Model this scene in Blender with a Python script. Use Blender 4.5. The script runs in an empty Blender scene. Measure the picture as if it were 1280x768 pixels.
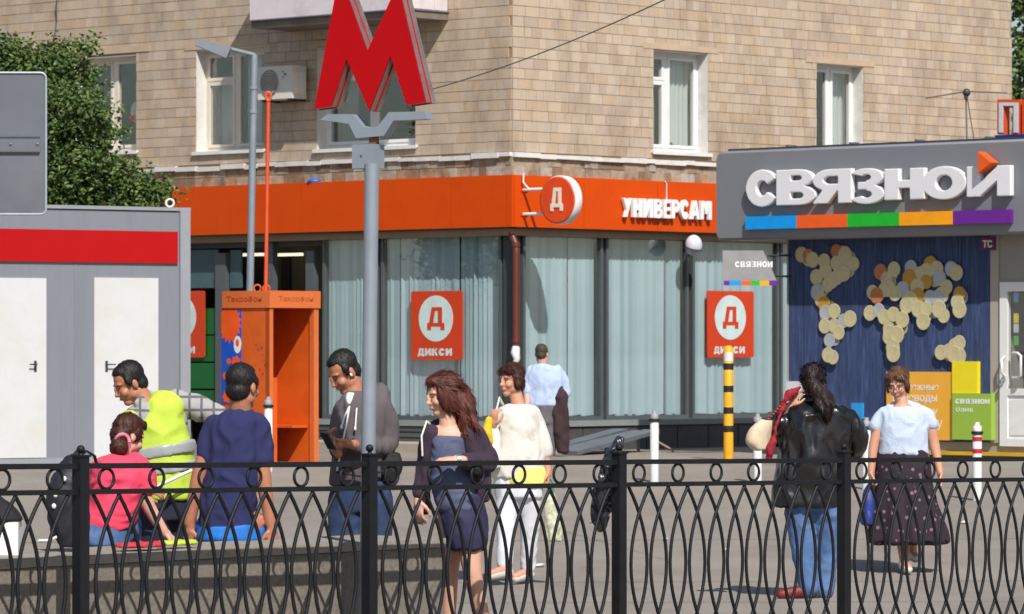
import bpy, math, random
import numpy as np
from mathutils import Vector, Matrix, noise
random.seed(7); np.random.seed(7)
scene = bpy.context.scene
COL = scene.collection
# ------------------------------------------------------------------ camera, sky, sun, exposure
F = 5345.0      # focal length in pixels of the 1280 wide photograph
EYE, HZ = 1.75, 438.0
cam_d = bpy.data.cameras.new("camera"); cam = bpy.data.objects.new("camera", cam_d); COL.objects.link(cam)
cam_d.sensor_width = 36.0; cam_d.lens = 36.0*F/1280.0
cam_d.shift_y = (HZ-384.0)/1280.0
cam.location = (0, 0, EYE); cam.rotation_euler = (math.radians(90), 0, 0)
cam_d.clip_start = 0.5; cam_d.clip_end = 4000
cam_d.dof.use_dof = True; cam_d.dof.focus_distance = 27.0; cam_d.dof.aperture_fstop = 10.0
scene.camera = cam
SUN = Vector((0.27, -0.93, 1.0)).normalized()
world = bpy.data.worlds.new("World"); scene.world = world; world.use_nodes = True
wn = world.node_tree; wn.nodes.clear()
sky = wn.nodes.new("ShaderNodeTexSky"); sky.sky_type = 'NISHITA'; sky.sun_disc = False
sky.sun_elevation = math.asin(SUN.z); sky.sun_rotation = math.atan2(SUN.x, SUN.y)
sky.air_density = 1.0; sky.dust_density = 1.2
bgn = wn.nodes.new("ShaderNodeBackground"); bgn.inputs[1].default_value = 0.092
wo = wn.nodes.new("ShaderNodeOutputWorld")
wn.links.new(sky.outputs[0], bgn.inputs[0]); wn.links.new(bgn.outputs[0], wo.inputs[0])
sun_d = bpy.data.lights.new("sun", 'SUN'); sun = bpy.data.objects.new("sun", sun_d); COL.objects.link(sun)
sun_d.energy = 4.7; sun_d.angle = math.radians(0.53); sun_d.color = (1.0, 0.955, 0.90)
sun.rotation_euler = (-SUN).to_track_quat('-Z', 'Y').to_euler(); sun.location = SUN*60
scene.view_settings.view_transform = 'Standard'; scene.view_settings.look = 'None'
scene.view_settings.exposure = 0.12; scene.view_settings.gamma = 1.0
try:
    scene.cycles.max_bounces = 8; scene.cycles.transparent_max_bounces = 12
    scene.cycles.caustics_reflective = False; scene.cycles.caustics_refractive = False
except Exception: pass

# ------------------------------------------------------------------ geometry helpers
def P(x, y, Y):
    return Vector(((x-640.0)*Y/F, Y, EYE+(HZ-y)*Y/F))
def gz(Y):                       # the plaza rises gently towards the buildings
    return 0.46*min(1.0, max(0.0, (Y-33.0)/14.0))
class Frame:
    def __init__(s, o, t):
        s.o = Vector(o); s.t = Vector((t[0], t[1], 0)).normalized(); s.n = Vector((s.t.y, -s.t.x, 0))
    def pt(s, u, z, e=0.0):
        p = s.o+s.t*u+s.n*e
        return Vector((p.x, p.y, z))
    def pix(s, x, y, e=0.0):
        k = (x-640.0)/F; ox = s.o.x+s.n.x*e; oy = s.o.y+s.n.y*e
        u = (k*oy-ox)/(s.t.x-k*s.t.y); Y = oy+s.t.y*u
        return u, EYE+(HZ-y)*Y/F
    def rect(s, x0, y0, x1, y1, e=0.0):
        u0, a = s.pix(x0, y0, e); u1, b = s.pix(x1, y1, e)
        xm = (x0+x1)/2
        return u0, u1, s.pix(xm, y1, e)[1], s.pix(xm, y0, e)[1]     # u0,u1,z0,z1
WORLD = {}
def wpos(o):
    return WORLD.get(o.name, Vector((0, 0, 0))) if o else Vector((0, 0, 0))
class MB:
    def __init__(s): s.v = []; s.f = []; s.sm = []; s.mi = []
    def add(s, vs, fs, smooth=False, mi=0):
        b = len(s.v); s.v += [tuple(p) for p in vs]
        for f in fs: s.f.append([i+b for i in f]); s.sm.append(smooth); s.mi.append(mi)
    def poly(s, pts, mi=0): s.add(pts, [list(range(len(pts)))], False, mi)
    def box8(s, p, mi=0):
        s.add(p, [(0,3,2,1),(4,5,6,7),(0,1,5,4),(1,2,6,5),(2,3,7,6),(3,0,4,7)], False, mi)
    def box(s, x0, x1, y0, y1, z0, z1, mi=0):
        s.box8([(x0,y0,z0),(x1,y0,z0),(x1,y1,z0),(x0,y1,z0),(x0,y0,z1),(x1,y0,z1),(x1,y1,z1),(x0,y1,z1)], mi)
    def fbox(s, fr, u0, u1, z0, z1, e0, e1, mi=0):
        if e0 < e1: e0, e1 = e1, e0           # e0 outer
        q = [fr.pt(u0,z0,e0), fr.pt(u1,z0,e0), fr.pt(u1,z0,e1), fr.pt(u0,z0,e1)]
        r = [fr.pt(u0,z1,e0), fr.pt(u1,z1,e0), fr.pt(u1,z1,e1), fr.pt(u0,z1,e1)]
        s.box8(q+r, mi)
    def prism(s, fr, pts, e0, e1, mi=0, mi_side=None):
        n = len(pts); A = [fr.pt(u, z, e1) for u, z in pts]; B = [fr.pt(u, z, e0) for u, z in pts]
        s.add(A+B, [list(range(n)), list(range(2*n-1, n-1, -1))], False, mi)
        s.add(A+B, [[i, n+i, n+(i+1) % n, (i+1) % n] for i in range(n)], False, mi if mi_side is None else mi_side)
    def tube(s, path, r, n=8, mi=0, caps=True, flat=1.0):
        path = [Vector(p) for p in path]; m = len(path)
        rr = r if isinstance(r, (list, tuple)) else [r]*m
        vs = []; up = None
        for i, p in enumerate(path):
            d = (path[min(i+1, m-1)]-path[max(i-1, 0)]).normalized()
            if up is None:
                up = Vector((0,0,1)) if abs(d.z) < 0.9 else Vector((1,0,0))
            a = d.cross(up)
            if a.length < 1e-6: a = d.orthogonal()
            a.normalize(); b = a.cross(d).normalized(); up = b
            for k in range(n):
                t = 2*math.pi*k/n
                vs.append(p+a*math.cos(t)*rr[i]+b*math.sin(t)*rr[i]*flat)
        fs = [[i*n+k, i*n+(k+1) % n, (i+1)*n+(k+1) % n, (i+1)*n+k] for i in range(m-1) for k in range(n)]
        s.add(vs, fs, True, mi)
        if caps: s.add(vs, [list(range(n-1, -1, -1)), list(range((m-1)*n, m*n))], False, mi)
    def lathe(s, c, prof, n=16, mi=0, ax=None):
        c = Vector(c); w = Vector(ax).normalized() if ax else Vector((0,0,1))
        a = w.orthogonal().normalized(); b = w.cross(a)
        vs = [c+a*math.cos(2*math.pi*k/n)*r+b*math.sin(2*math.pi*k/n)*r+w*z for r, z in prof for k in range(n)]
        fs = [[i*n+k, i*n+(k+1) % n, (i+1)*n+(k+1) % n, (i+1)*n+k] for i in range(len(prof)-1) for k in range(n)]
        s.add(vs, fs, True, mi)
        s.add(vs, [list(range(n-1, -1, -1)), list(range((len(prof)-1)*n, len(prof)*n))], False, mi)
    def ell(s, c, r, R=None, nu=16, nv=10, mi=0):
        c = Vector(c); vs = []
        for j in range(nv+1):
            ph = math.pi*j/nv
            for k in range(nu):
                t = 2*math.pi*k/nu
                p = Vector((r[0]*math.sin(ph)*math.cos(t), r[1]*math.sin(ph)*math.sin(t), r[2]*math.cos(ph)))
                vs.append(c+(R @ p if R else p))
        fs = []
        for j in range(nv):
            for k in range(nu):
                q = [j*nu+k, (j+1)*nu+k, (j+1)*nu+(k+1) % nu, j*nu+(k+1) % nu]
                if j == 0: q = [q[0], q[1], q[2]]
                elif j == nv-1: q = [q[0], q[1], q[3]]
                fs.append(q)
        s.add(vs, fs, True, mi)
    def build(s, name, mats, parent=None, org=None):
        me = bpy.data.meshes.new(name)
        w = wpos(parent); o0 = Vector(org) if org is not None else w
        me.from_pydata([tuple(Vector(p)-o0) for p in s.v], [], s.f)
        me.polygons.foreach_set("use_smooth", s.sm); me.polygons.foreach_set("material_index", s.mi)
        for m in (mats if isinstance(mats, (list, tuple)) else [mats]): me.materials.append(m)
        me.update()
        o = bpy.data.objects.new(name, me); COL.objects.link(o)
        if parent: o.parent = parent
        o.location = o0-w; WORLD[o.name] = o0
        return o
def tag(o, label=None, cat=None, group=None, kind=None):
    if label: o["label"] = label
    if cat: o["category"] = cat
    if group: o["group"] = group
    if kind: o["kind"] = kind
    return o
def thing(name, loc, label, cat, group=None):
    o = bpy.data.objects.new(name, None); COL.objects.link(o); o.location = loc; o.empty_display_size = 0.2
    WORLD[o.name] = Vector(loc)
    return tag(o, label, cat, group)
def copy_tree(o, parent=None):
    c = o.copy(); COL.objects.link(c)
    if parent: c.parent = parent
    for ch in list(o.children): copy_tree(ch, c)
    return c

# ------------------------------------------------------------------ materials
def S(c):                       # sRGB 0..255 -> linear
    return tuple(((v/255.0)/12.92 if v/255.0 <= 0.04045 else ((v/255.0+0.055)/1.055)**2.4) for v in c)
MATS = {}
def mat(name, col, rough=0.6, metal=0.0, var=0.12, scale=6.0, bump=0.0, bscale=60.0, dirt=None, dirt_amt=0.0, dscale=2.0,
        rnd=None, spec=0.5, coat=0.0, stretch=(1,1,1), sheen=0.0, sss=0.0):
    if name in MATS: return MATS[name]
    m = bpy.data.materials.new(name); m.use_nodes = True; nt = m.node_tree; N = nt.nodes; L = nt.links
    b = N["Principled BSDF"]; b.inputs["Roughness"].default_value = rough; b.inputs["Metallic"].default_value = metal
    b.inputs["Specular IOR Level"].default_value = spec; b.inputs["Coat Weight"].default_value = coat
    if sheen: b.inputs["Sheen Weight"].default_value = sheen
    if sss:
        b.inputs["Subsurface Weight"].default_value = sss; b.inputs["Subsurface Radius"].default_value = (1.0, 0.35, 0.2)
        b.inputs["Subsurface Scale"].default_value = 0.012
    geo = N.new("ShaderNodeNewGeometry")
    mp = N.new("ShaderNodeMapping"); mp.inputs["Scale"].default_value = stretch; L.new(geo.outputs["Position"], mp.inputs[0])
    no = N.new("ShaderNodeTexNoise"); no.inputs["Scale"].default_value = scale; no.inputs["Detail"].default_value = 6; no.inputs["Roughness"].default_value = 0.62
    L.new(mp.outputs[0], no.inputs[0])
    mr = N.new("ShaderNodeMapRange"); mr.inputs[1].default_value = 0.25; mr.inputs[2].default_value = 0.75
    mr.inputs[3].default_value = 1-var; mr.inputs[4].default_value = 1+var; L.new(no.outputs[0], mr.inputs[0])
    hs = N.new("ShaderNodeHueSaturation"); hs.inputs["Color"].default_value = (*col, 1); L.new(mr.outputs[0], hs.inputs["Value"])
    out = hs.outputs[0]
    if rnd:
        src = geo.outputs["Random Per Island"] if rnd[0] == 'island' else N.new("ShaderNodeObjectInfo").outputs["Random"]
        cr = N.new("ShaderNodeValToRGB"); cr.color_ramp.interpolation = 'CONSTANT'
        els = cr.color_ramp.elements; cols = rnd[1]
        while len(els) < len(cols): els.new(0.5)
        for i, c in enumerate(cols): els[i].position = i/len(cols); els[i].color = (*c, 1)
        L.new(src, cr.inputs[0]); L.new(cr.outputs[0], hs.inputs["Color"])
    if dirt:
        n2 = N.new("ShaderNodeTexNoise"); n2.inputs["Scale"].default_value = dscale; n2.inputs["Detail"].default_value = 8; n2.inputs["Roughness"].default_value = 0.7
        L.new(mp.outputs[0], n2.inputs[0])
        r2 = N.new("ShaderNodeMapRange"); r2.inputs[1].default_value = 0.48; r2.inputs[2].default_value = 0.72; r2.inputs[4].default_value = dirt_amt
        L.new(n2.outputs[0], r2.inputs[0])
        mx = N.new("ShaderNodeMix"); mx.data_type = 'RGBA'; mx.inputs[7].default_value = (*dirt, 1)
        L.new(r2.outputs[0], mx.inputs[0]); L.new(out, mx.inputs[6]); out = mx.outputs[2]
    L.new(out, b.inputs["Base Color"])
    if rough > 0.12 and rough < 0.9:
        rr = N.new("ShaderNodeMapRange"); rr.inputs[3].default_value = max(0.05, rough-0.1); rr.inputs[4].default_value = min(1, rough+0.12)
        L.new(no.outputs[0], rr.inputs[0]); L.new(rr.outputs[0], b.inputs["Roughness"])
    if bump:
        n3 = N.new("ShaderNodeTexNoise"); n3.inputs["Scale"].default_value = bscale; n3.inputs["Detail"].default_value = 5
        L.new(mp.outputs[0], n3.inputs[0])
        bp = N.new("ShaderNodeBump"); bp.inputs["Strength"].default_value = bump; bp.inputs["Distance"].default_value = 0.01
        L.new(n3.outputs[0], bp.inputs["Height"]); L.new(bp.outputs[0], b.inputs["Normal"])
    MATS[name] = m
    return m
def glass(name, tint=(0.9,0.95,0.95), refl=0.12, rough=0.02):
    m = bpy.data.materials.new(name); m.use_nodes = True; nt = m.node_tree; N = nt.nodes; L = nt.links; N.clear()
    o = N.new("ShaderNodeOutputMaterial"); t = N.new("ShaderNodeBsdfTransparent"); t.inputs[0].default_value = (*tint, 1)
    g = N.new("ShaderNodeBsdfGlossy"); g.inputs["Roughness"].default_value = rough
    lw = N.new("ShaderNodeLayerWeight"); lw.inputs[0].default_value = 0.35
    ma = N.new("ShaderNodeMath"); ma.operation = 'MULTIPLY_ADD'; ma.inputs[1].default_value = 0.3; ma.inputs[2].default_value = refl
    mx = N.new("ShaderNodeMixShader"); L.new(lw.outputs["Fresnel"], ma.inputs[0]); L.new(ma.outputs[0], mx.inputs[0])
    L.new(t.outputs[0], mx.inputs[1]); L.new(g.outputs[0], mx.inputs[2]); L.new(mx.outputs[0], o.inputs[0])
    return m
def emit(name, col, st):
    m = bpy.data.materials.new(name); m.use_nodes = True; b = m.node_tree.nodes["Principled BSDF"]
    b.inputs["Base Color"].default_value = (*col, 1); b.inputs["Emission Color"].default_value = (*col, 1); b.inputs["Emission Strength"].default_value = st
    return m

# ------------------------------------------------------------------ lettering
def text_mesh(body, offset=0.0, ext=0.0, bevel=0.0):
    cu = bpy.data.curves.new("lettering", 'FONT'); cu.body = body; cu.size = 1.0; cu.offset = offset
    cu.extrude = 0.0; cu.align_x = 'LEFT'; cu.resolution_u = 5; cu.fill_mode = 'FRONT'
    o = bpy.data.objects.new("lettering", cu); COL.objects.link(o)
    dg = bpy.context.evaluated_depsgraph_get(); me = bpy.data.meshes.new_from_object(o.evaluated_get(dg))
    COL.objects.unlink(o); bpy.data.objects.remove(o)
    v = [tuple(x.co[:2]) for x in me.vertices]; f = [list(p.vertices) for p in me.polygons]
    bpy.data.meshes.remove(me)
    return v, f
def put_text(mb, fr, body, u0, u1, z0, z1, e0, e1, mi=0, offset=0.02, mi_side=None, flip=False):
    v, f = text_mesh(body, offset)
    if not v: return
    xs = [p[0] for p in v]; ys = [p[1] for p in v]
    a, b, c, d = min(xs), max(xs), min(ys), max(ys)
    q = [(u0+(x-a)/(b-a)*(u1-u0), z0+(y-c)/(d-c)*(z1-z0)) for x, y in v]
    n = len(q)
    A = [fr.pt(u, z, e1) for u, z in q]
    mb.add(A, f, False, mi)
    if abs(e1-e0) > 1e-4:
        B = [fr.pt(u, z, e0) for u, z in q]
        cnt = {}
        for fa in f:
            for i in range(len(fa)):
                k = (fa[i], fa[(i+1) % len(fa)]); cnt[tuple(sorted(k))] = cnt.get(tuple(sorted(k)), [])+[k]
        side = [ [k[0][0], n+k[0][0], n+k[0][1], k[0][1]] for k in cnt.values() if len(k) == 1]
        mb.add(A+B, side, False, mi if mi_side is None else mi_side)
        mb.add(B, [list(reversed(x)) for x in f], False, mi)
def arc(cx,cz,ru,rz,a0,a1,n): return [(cx+ru*math.cos(math.radians(a0+(a1-a0)*k/n)), cz+rz*math.sin(math.radians(a0+(a1-a0)*k/n))) for k in range(n+1)]
def ring(mb, fr, cx, cz, ro, ri, a0, a1, n, e0, e1, mi=0, ms=1):
    O = arc(cx,cz,*ro,a0,a1,n); I = arc(cx,cz,*ri,a0,a1,n); fr_ = [fr.pt(u,z,e1) for u,z in O+I]; bk = [fr.pt(u,z,e0) for u,z in O+I]; m = n+1
    full = abs(abs(a1-a0)-360) < 1e-6
    mb.add(fr_, [[k,k+1,m+k+1,m+k] for k in range(n)], False, mi)
    mb.add(bk, [[k+1,k,m+k,m+k+1] for k in range(n)], False, mi)
    side = [[k,k+1,2*m+k+1,2*m+k] for k in range(n)]+[[m+k+1,m+k,3*m+k,3*m+k+1] for k in range(n)]
    mb.add(fr_+bk, side, True, ms)
    if not full: mb.add(fr_+bk, [[0,m,3*m,2*m],[n,2*m+n,3*m+n,m+n]], False, ms)
def cut_letter(mb, ch, fr, u0, u1, z0, z1, e0, e1):
    w, h = u1-u0, z1-z0
    X = lambda x: u0+x*w; Z = lambda z: z0+z*h
    def bar(pts): mb.prism(fr,[(X(x),Z(z)) for x,z in pts],e0,e1,0,1)
    rg = lambda cx,cz,rou,roz,riu,riz,a0,a1,n=24: ring(mb,fr,X(cx),Z(cz),(rou*w,roz*h),(riu*w,riz*h),a0,a1,n,e0,e1)
    if ch == 'С':
        rg(.5,.5,.5,.52,.18,.21,31,329,30)
    elif ch == 'О': rg(.5,.5,.5,.52,.19,.24,0,360,40)
    elif ch == 'В':
        bar([(0,0),(0,1),(.36,1),(.36,0)]); rg(.55,.76,.38,.245,.10,.07,-90,90,14); rg(.57,.27,.43,.275,.12,.085,-90,90,14)
        for a,b in ((.83,1.005),(.515,.69),(.355,.545),(-.005,.185)): bar([(.34,a),(.34,b),(.58,b),(.58,a)])
    elif ch == 'З':
        rg(.5,.75,.47,.265,.13,.085,-90,155,20); rg(.5,.265,.5,.285,.15,.10,-155,90,20); bar([(.26,.40),(.26,.62),(.56,.62),(.56,.40)])
    elif ch == 'Я':
        bar([(.66,0),(.66,1),(1,1),(1,0)]); rg(.45,.68,.42,.32,.16,.11,90,270,16)
        bar([(.43,.79),(.43,1),(.68,1),(.68,.79)]); bar([(.43,.36),(.43,.57),(.68,.57),(.68,.36)]); bar([(.02,0),(.30,.44),(.66,.40),(.40,0)])
    elif ch == 'Н':
        bar([(0,0),(0,1),(.36,1),(.36,0)]); bar([(.64,0),(.64,1),(1,1),(1,0)]); bar([(.34,.37),(.34,.63),(.66,.63),(.66,.37)])
    elif ch == 'И':
        bar([(0,0),(0,1),(.31,1),(.31,0)]); bar([(.69,0),(.69,1),(1,1),(1,0)]); bar([(.29,.0),(.29,.46),(.71,1),(.71,.54)])
    elif ch == 'У':
        bar([(0,1),(.30,1),(.60,.36),(.36,.36)]); bar([(1,1),(.71,1),(.16,0),(.44,0)])
    elif ch == 'Е':
        bar([(0,0),(0,1),(.36,1),(.36,0)])
        for p,q in ((0,.2),(.4,.6),(.8,1)): bar([(.34,p),(.34,q),(1,q),(1,p)])
    elif ch == 'Р':
        bar([(0,0),(0,1),(.36,1),(.36,0)]); rg(.52,.665,.46,.34,.12,.12,-90,90,14); bar([(.34,.785),(.34,1.005),(.54,1.005),(.54,.785)]); bar([(.34,.325),(.34,.545),(.54,.545),(.54,.325)])
    elif ch == 'А':
        bar([(0,0),(.33,1),(.56,1),(.31,0)]); bar([(.69,0),(.44,1),(.67,1),(1,0)]); bar([(.26,.18),(.30,.38),(.70,.38),(.74,.18)])
    elif ch == 'М':
        bar([(0,0),(0,1),(.26,1),(.26,0)]); bar([(.74,0),(.74,1),(1,1),(1,0)]); bar([(.14,1),(.36,1),(.60,.3),(.42,.3)]); bar([(.64,1),(.86,1),(.58,.3),(.40,.3)])
    elif ch == 'К':
        bar([(0,0),(0,1),(.32,1),(.32,0)]); bar([(.30,.36),(.30,.62),(.62,1),(1,1)]); bar([(.36,.55),(.56,.74),(1,0),(.64,0)])
    elif ch == 'Д':
        bar([(0,-.14),(0,.22),(.2,.22),(.2,-.14)]); bar([(.8,-.14),(.8,.22),(1,.22),(1,-.14)]); bar([(.19,.0),(.19,.22),(.81,.22),(.81,.0)]); bar([(.1,.2),(.2,1),(.45,1),(.37,.2)]); bar([(.63,.2),(.63,1),(.88,1),(.88,.2)]); bar([(.43,.8),(.43,1),(.65,1),(.65,.8)])
def cut_word(mb, word, fr, u0, u1, z0, z1, e0, e1, gap=.1, wide={}):
    ws = [wide.get(ch, 1.0) for ch in word]; k = (u1-u0)/(sum(ws)+gap*(len(ws)-1)); u = u0
    for ch, w in zip(word, ws): cut_letter(mb, 'И' if ch == 'Й' else ch, fr, u, u+w*k, z0, z1, e0, e1); u += (w+gap)*k
def vnoise(p, seed=0):
    p = np.asarray(p, dtype=np.float64); i = np.floor(p).astype(np.int64); f = p-i; f = f*f*(3-2*f); out = 0
    for dx in (0,1):
        for dy in (0,1):
            for dz in (0,1):
                h = (i[:,0]+dx)*374761393+(i[:,1]+dy)*668265263+(i[:,2]+dz)*2147483647+seed*974711
                h = (h ^ (h >> 13))*1274126177; h = (h ^ (h >> 16)) & 0xffff
                w = (f[:,0] if dx else 1-f[:,0])*(f[:,1] if dy else 1-f[:,1])*(f[:,2] if dz else 1-f[:,2])
                out = out+w*(h/65535.0)
    return out*2-1
def skin_mesh(name, mb, m_, parent, voxel=.008, it=4, fold=0.0, fscale=(14,14,7), fine=0.0, keep=(), seed=1, ripple=None):
    me = bpy.data.meshes.new(name); me.from_pydata(mb.v, [], mb.f); me.update()
    o = bpy.data.objects.new(name, me); COL.objects.link(o)
    md = o.modifiers.new("r", 'REMESH'); md.mode = 'VOXEL'; md.voxel_size = voxel; md.use_smooth_shade = True
    dg = bpy.context.evaluated_depsgraph_get(); out = bpy.data.meshes.new_from_object(o.evaluated_get(dg))
    COL.objects.unlink(o); bpy.data.objects.remove(o); bpy.data.meshes.remove(me)
    nv = len(out.vertices); co = np.empty(nv*3); out.vertices.foreach_get("co", co); co = co.reshape(-1,3)
    ed = np.empty(len(out.edges)*2, dtype=np.int64); out.edges.foreach_get("vertices", ed); ed = ed.reshape(-1,2)
    deg = np.bincount(ed.ravel(), minlength=nv).astype(float); deg[deg == 0] = 1
    w = np.ones(nv)
    for c, r in keep: w *= np.clip(np.linalg.norm(co-np.array(c), axis=1)/r-1, .12, 1)
    for k in range(it):
        acc = np.zeros_like(co)
        for ax_ in range(3):
            acc[:,ax_] = np.bincount(ed[:,0], co[ed[:,1],ax_], nv)+np.bincount(ed[:,1], co[ed[:,0],ax_], nv)
        lam = .55 if k % 2 == 0 else -.5 if it > 6 else .4
        co = co+(acc/deg[:,None]-co)*(lam*w)[:,None]
    if fold or fine or ripple is not None:
        out.vertices.foreach_set("co", co.ravel()); out.update()
        nr = np.empty(nv*3); out.vertex_normals.foreach_get("vector", nr); nr = nr.reshape(-1,3)
        wp = co+.06*np.stack([vnoise(co*9, seed+5), vnoise(co*9+7, seed+6), vnoise(co*9+3, seed+7)], 1)
        f_ = vnoise(wp*np.array(fscale), seed); d = fold*(1-2*np.abs(f_))+fold*.5*vnoise(wp*np.array(fscale)*2.3, seed+1)
        if fine: d = d+fine*vnoise(co*np.array((90,90,16)), seed+2)
        if ripple is not None: d = d+ripple(co)
        co = co+nr*d[:,None]
    b = np.array(wpos(parent)) if parent else 0
    out.vertices.foreach_set("co", (co-b).ravel()); out.materials.clear(); out.materials.append(m_); out.update()
    out.polygons.foreach_set("use_smooth", [True]*len(out.polygons)); out.name = name
    o = bpy.data.objects.new(name, out); COL.objects.link(o)
    if parent: o.parent = parent
    WORLD[o.name] = wpos(parent) if parent else Vector((0,0,0))
    return o
# ------------------------------------------------------------------ ground
G = 0.46
asphalt = mat("plaza_paving", S((139,131,121)), 0.85, var=0.14, scale=1.6, bump=0.5, bscale=70, dirt=S((104,95,87)), dirt_amt=0.6, dscale=0.7, stretch=(1,0.35,1))
mb = MB(); ys = [-10, 0, 10, 18, 26, 33] + [33+14*i/10 for i in range(1, 11)] + [60, 100, 300, 1500]
xs = [-900, -60, -20, -8, -4, 0, 4, 8, 20, 60, 900]
for i in range(len(ys)-1):
    for j in range(len(xs)-1):
        mb.add([(xs[j], ys[i], gz(ys[i])), (xs[j+1], ys[i], gz(ys[i])), (xs[j+1], ys[i+1], gz(ys[i+1])), (xs[j], ys[i+1], gz(ys[i+1]))], [(0,1,2,3)], True)
tag(mb.build("ground", asphalt), kind="structure")
# flush drain channel strips and joints across the plaza
joint = mat("paving_joint", S((118,108,99)), 0.9, var=0.2, scale=8)
mb = MB()
for Y in (29.6, 32.2, 36.6):
    seg = [(-14+i*1.4+random.uniform(-.02,.02)) for i in range(21)]
    for i in range(20):
        w = 0.02+random.uniform(-.006,.006)
        a, b = seg[i], seg[i+1]; dy = 0.05*a; dy2 = 0.05*b
        mb.add([(a,Y+dy,gz(Y+dy)+.004),(b,Y+dy2,gz(Y+dy2)+.004),(b,Y+dy2+w,gz(Y+dy2+w)+.004),(a,Y+dy+w,gz(Y+dy+w)+.004)], [(0,1,2,3)])
tag(mb.build("paving_joint", joint), kind="structure")

# ------------------------------------------------------------------ apartment building on the corner
FR = Frame((0, 54, 0), (5000, 5345)); FL = Frame((0, 54, 0), (5714, -5345))
bld = thing("apartment_building", (0, 54, G), "beige tiled apartment block on the corner with orange-fronted shop below", "building")
UR1 = FR.pix(1264, 60)[0]; UL0 = FL.pix(-60, 60)[0]
ZT = 12.0; ZL = 4.23
TILE = [S(c) for c in ((187, 168, 146), (185, 165, 142), (190, 172, 151), (182, 163, 142), (189, 166, 140), (185, 167, 149), (187, 169, 148), (177, 158, 139), (192, 173, 149), (186, 163, 137), (183, 166, 146), (194, 175, 154))]
tile_o = mat("facade_tile", TILE[0], 0.55, var=0.10, scale=5, bump=0.12, bscale=40, rnd=('object', TILE), dirt=S((124,104,84)), dirt_amt=0.62, dscale=1.6, stretch=(1,1,.45))
tile_i = mat("facade_tile_field", TILE[0], 0.55, var=0.10, scale=5, bump=0.12, bscale=40, rnd=('island', TILE), dirt=S((124,104,84)), dirt_amt=0.62, dscale=1.6, stretch=(1,1,.45))
mortar = mat("mortar", S((150,127,102)), 0.9, var=0.15, scale=8)
white_paint = mat("white_paint", S((222,222,218)), 0.45, var=0.05, scale=5, dirt=S((170,166,158)), dirt_amt=0.35, dscale=3)
plaster = mat("plaster_white", S((214,212,206)), 0.8, var=0.08, scale=5, bump=0.2, bscale=30, dirt=S((150,144,134)), dirt_amt=0.4, dscale=3)
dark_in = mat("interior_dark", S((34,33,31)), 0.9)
win_glass = glass("window_glass", (0.965,0.98,0.975), 0.03)
# windows: x0,x1,top,bottom in the photograph
WR = [(816,884,66,190), (1020,1078,82,206)]
WL = [(397,520,57,184), (246,330,61,188), (92,171,72,190)]
def hole(fr, w): return fr.rect(w[0], w[2], w[1], w[3])
HR = [hole(FR, w) for w in WR]; HL = [hole(FL, w) for w in WL]
def wall_sheet(mb, fr, u0, u1, z0, z1, holes, e):
    us = sorted({u0, u1, *[h[0] for h in holes], *[h[1] for h in holes]}); zs = sorted({z0, z1, *[h[2] for h in holes], *[h[3] for h in holes]})
    for i in range(len(us)-1):
        for j in range(len(zs)-1):
            um = (us[i]+us[i+1])/2; zm = (zs[j]+zs[j+1])/2
            if any(h[0] < um < h[1] and h[2] < zm < h[3] for h in holes): continue
            mb.poly([fr.pt(us[i],zs[j],e), fr.pt(us[i+1],zs[j],e), fr.pt(us[i+1],zs[j+1],e), fr.pt(us[i],zs[j+1],e)])
mb = MB(); wall_sheet(mb, FR, 0, UR1, 3.2, ZT, HR, 0)
pe = FR.pt(UR1, 0); pb = FR.pt(UR1, 0)+FL.n*-1*0
# closed volume: end wall, back wall, roof
back = FR.pt(UR1, 0)+FL.t*UL0
e1 = FR.pt(UR1,0); l0 = FL.pt(UL0,0)
def W(p, z): return (p.x, p.y, z)
mb.poly([W(e1,0), W(back,0), W(back,ZT), W(e1,ZT)]); mb.poly([W(l0,0), W(back,0), W(back,ZT), W(l0,ZT)])
mb.poly([W(FR.pt(0,0),ZT), W(e1,ZT), W(back,ZT), W(l0,ZT)])
wallR = mb.build("wall", mortar, bld)
mb = MB(); wall_sheet(mb, FL, UL0, 0, 3.2, ZT, HL, 0); wallL = mb.build("wall", mortar, bld)
PITCH = 0.132; GAP = 0.0065
def tiles(fr, u0, u1, z0, z1, holes, rng):
    out = []; z = z0
    while z < z1:
        u = u0+rng.uniform(-.2, 0)
        while u < u1:
            w = rng.choice((.26,.26,.26,.22,.13,.18,.13)); a, b = max(u, u0), min(u+w, u1); u += w
            if b-a < .05: continue
            segs = [(a, b)]
            for h in holes:
                if z+PITCH > h[2]+.01 and z < h[3]-.01:
                    ns = []
                    for s0, s1 in segs:
                        if s1 <= h[0] or s0 >= h[1]: ns.append((s0, s1)); continue
                        if s0 < h[0]-.03: ns.append((s0, h[0]))
                        if s1 > h[1]+.03: ns.append((h[1], s1))
                    segs = ns
            for s0, s1 in segs: out.append((s0, s1, z, z+PITCH))
        z += PITCH
    return out
rng = random.Random(3)
unit = {}
def unit_tile(fr, w):
    k = (id(fr), w)
    if k not in unit:
        m_ = MB(); f0 = Frame((0,0,0), (fr.t.x, fr.t.y)); m_.fbox(f0, GAP/2, w-GAP/2, GAP/2, PITCH-GAP/2, 0.001, 0.014)
        o_ = m_.build("tile", tile_o); me = o_.data; COL.objects.unlink(o_); bpy.data.objects.remove(o_); unit[k] = me
    return unit[k]
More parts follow.
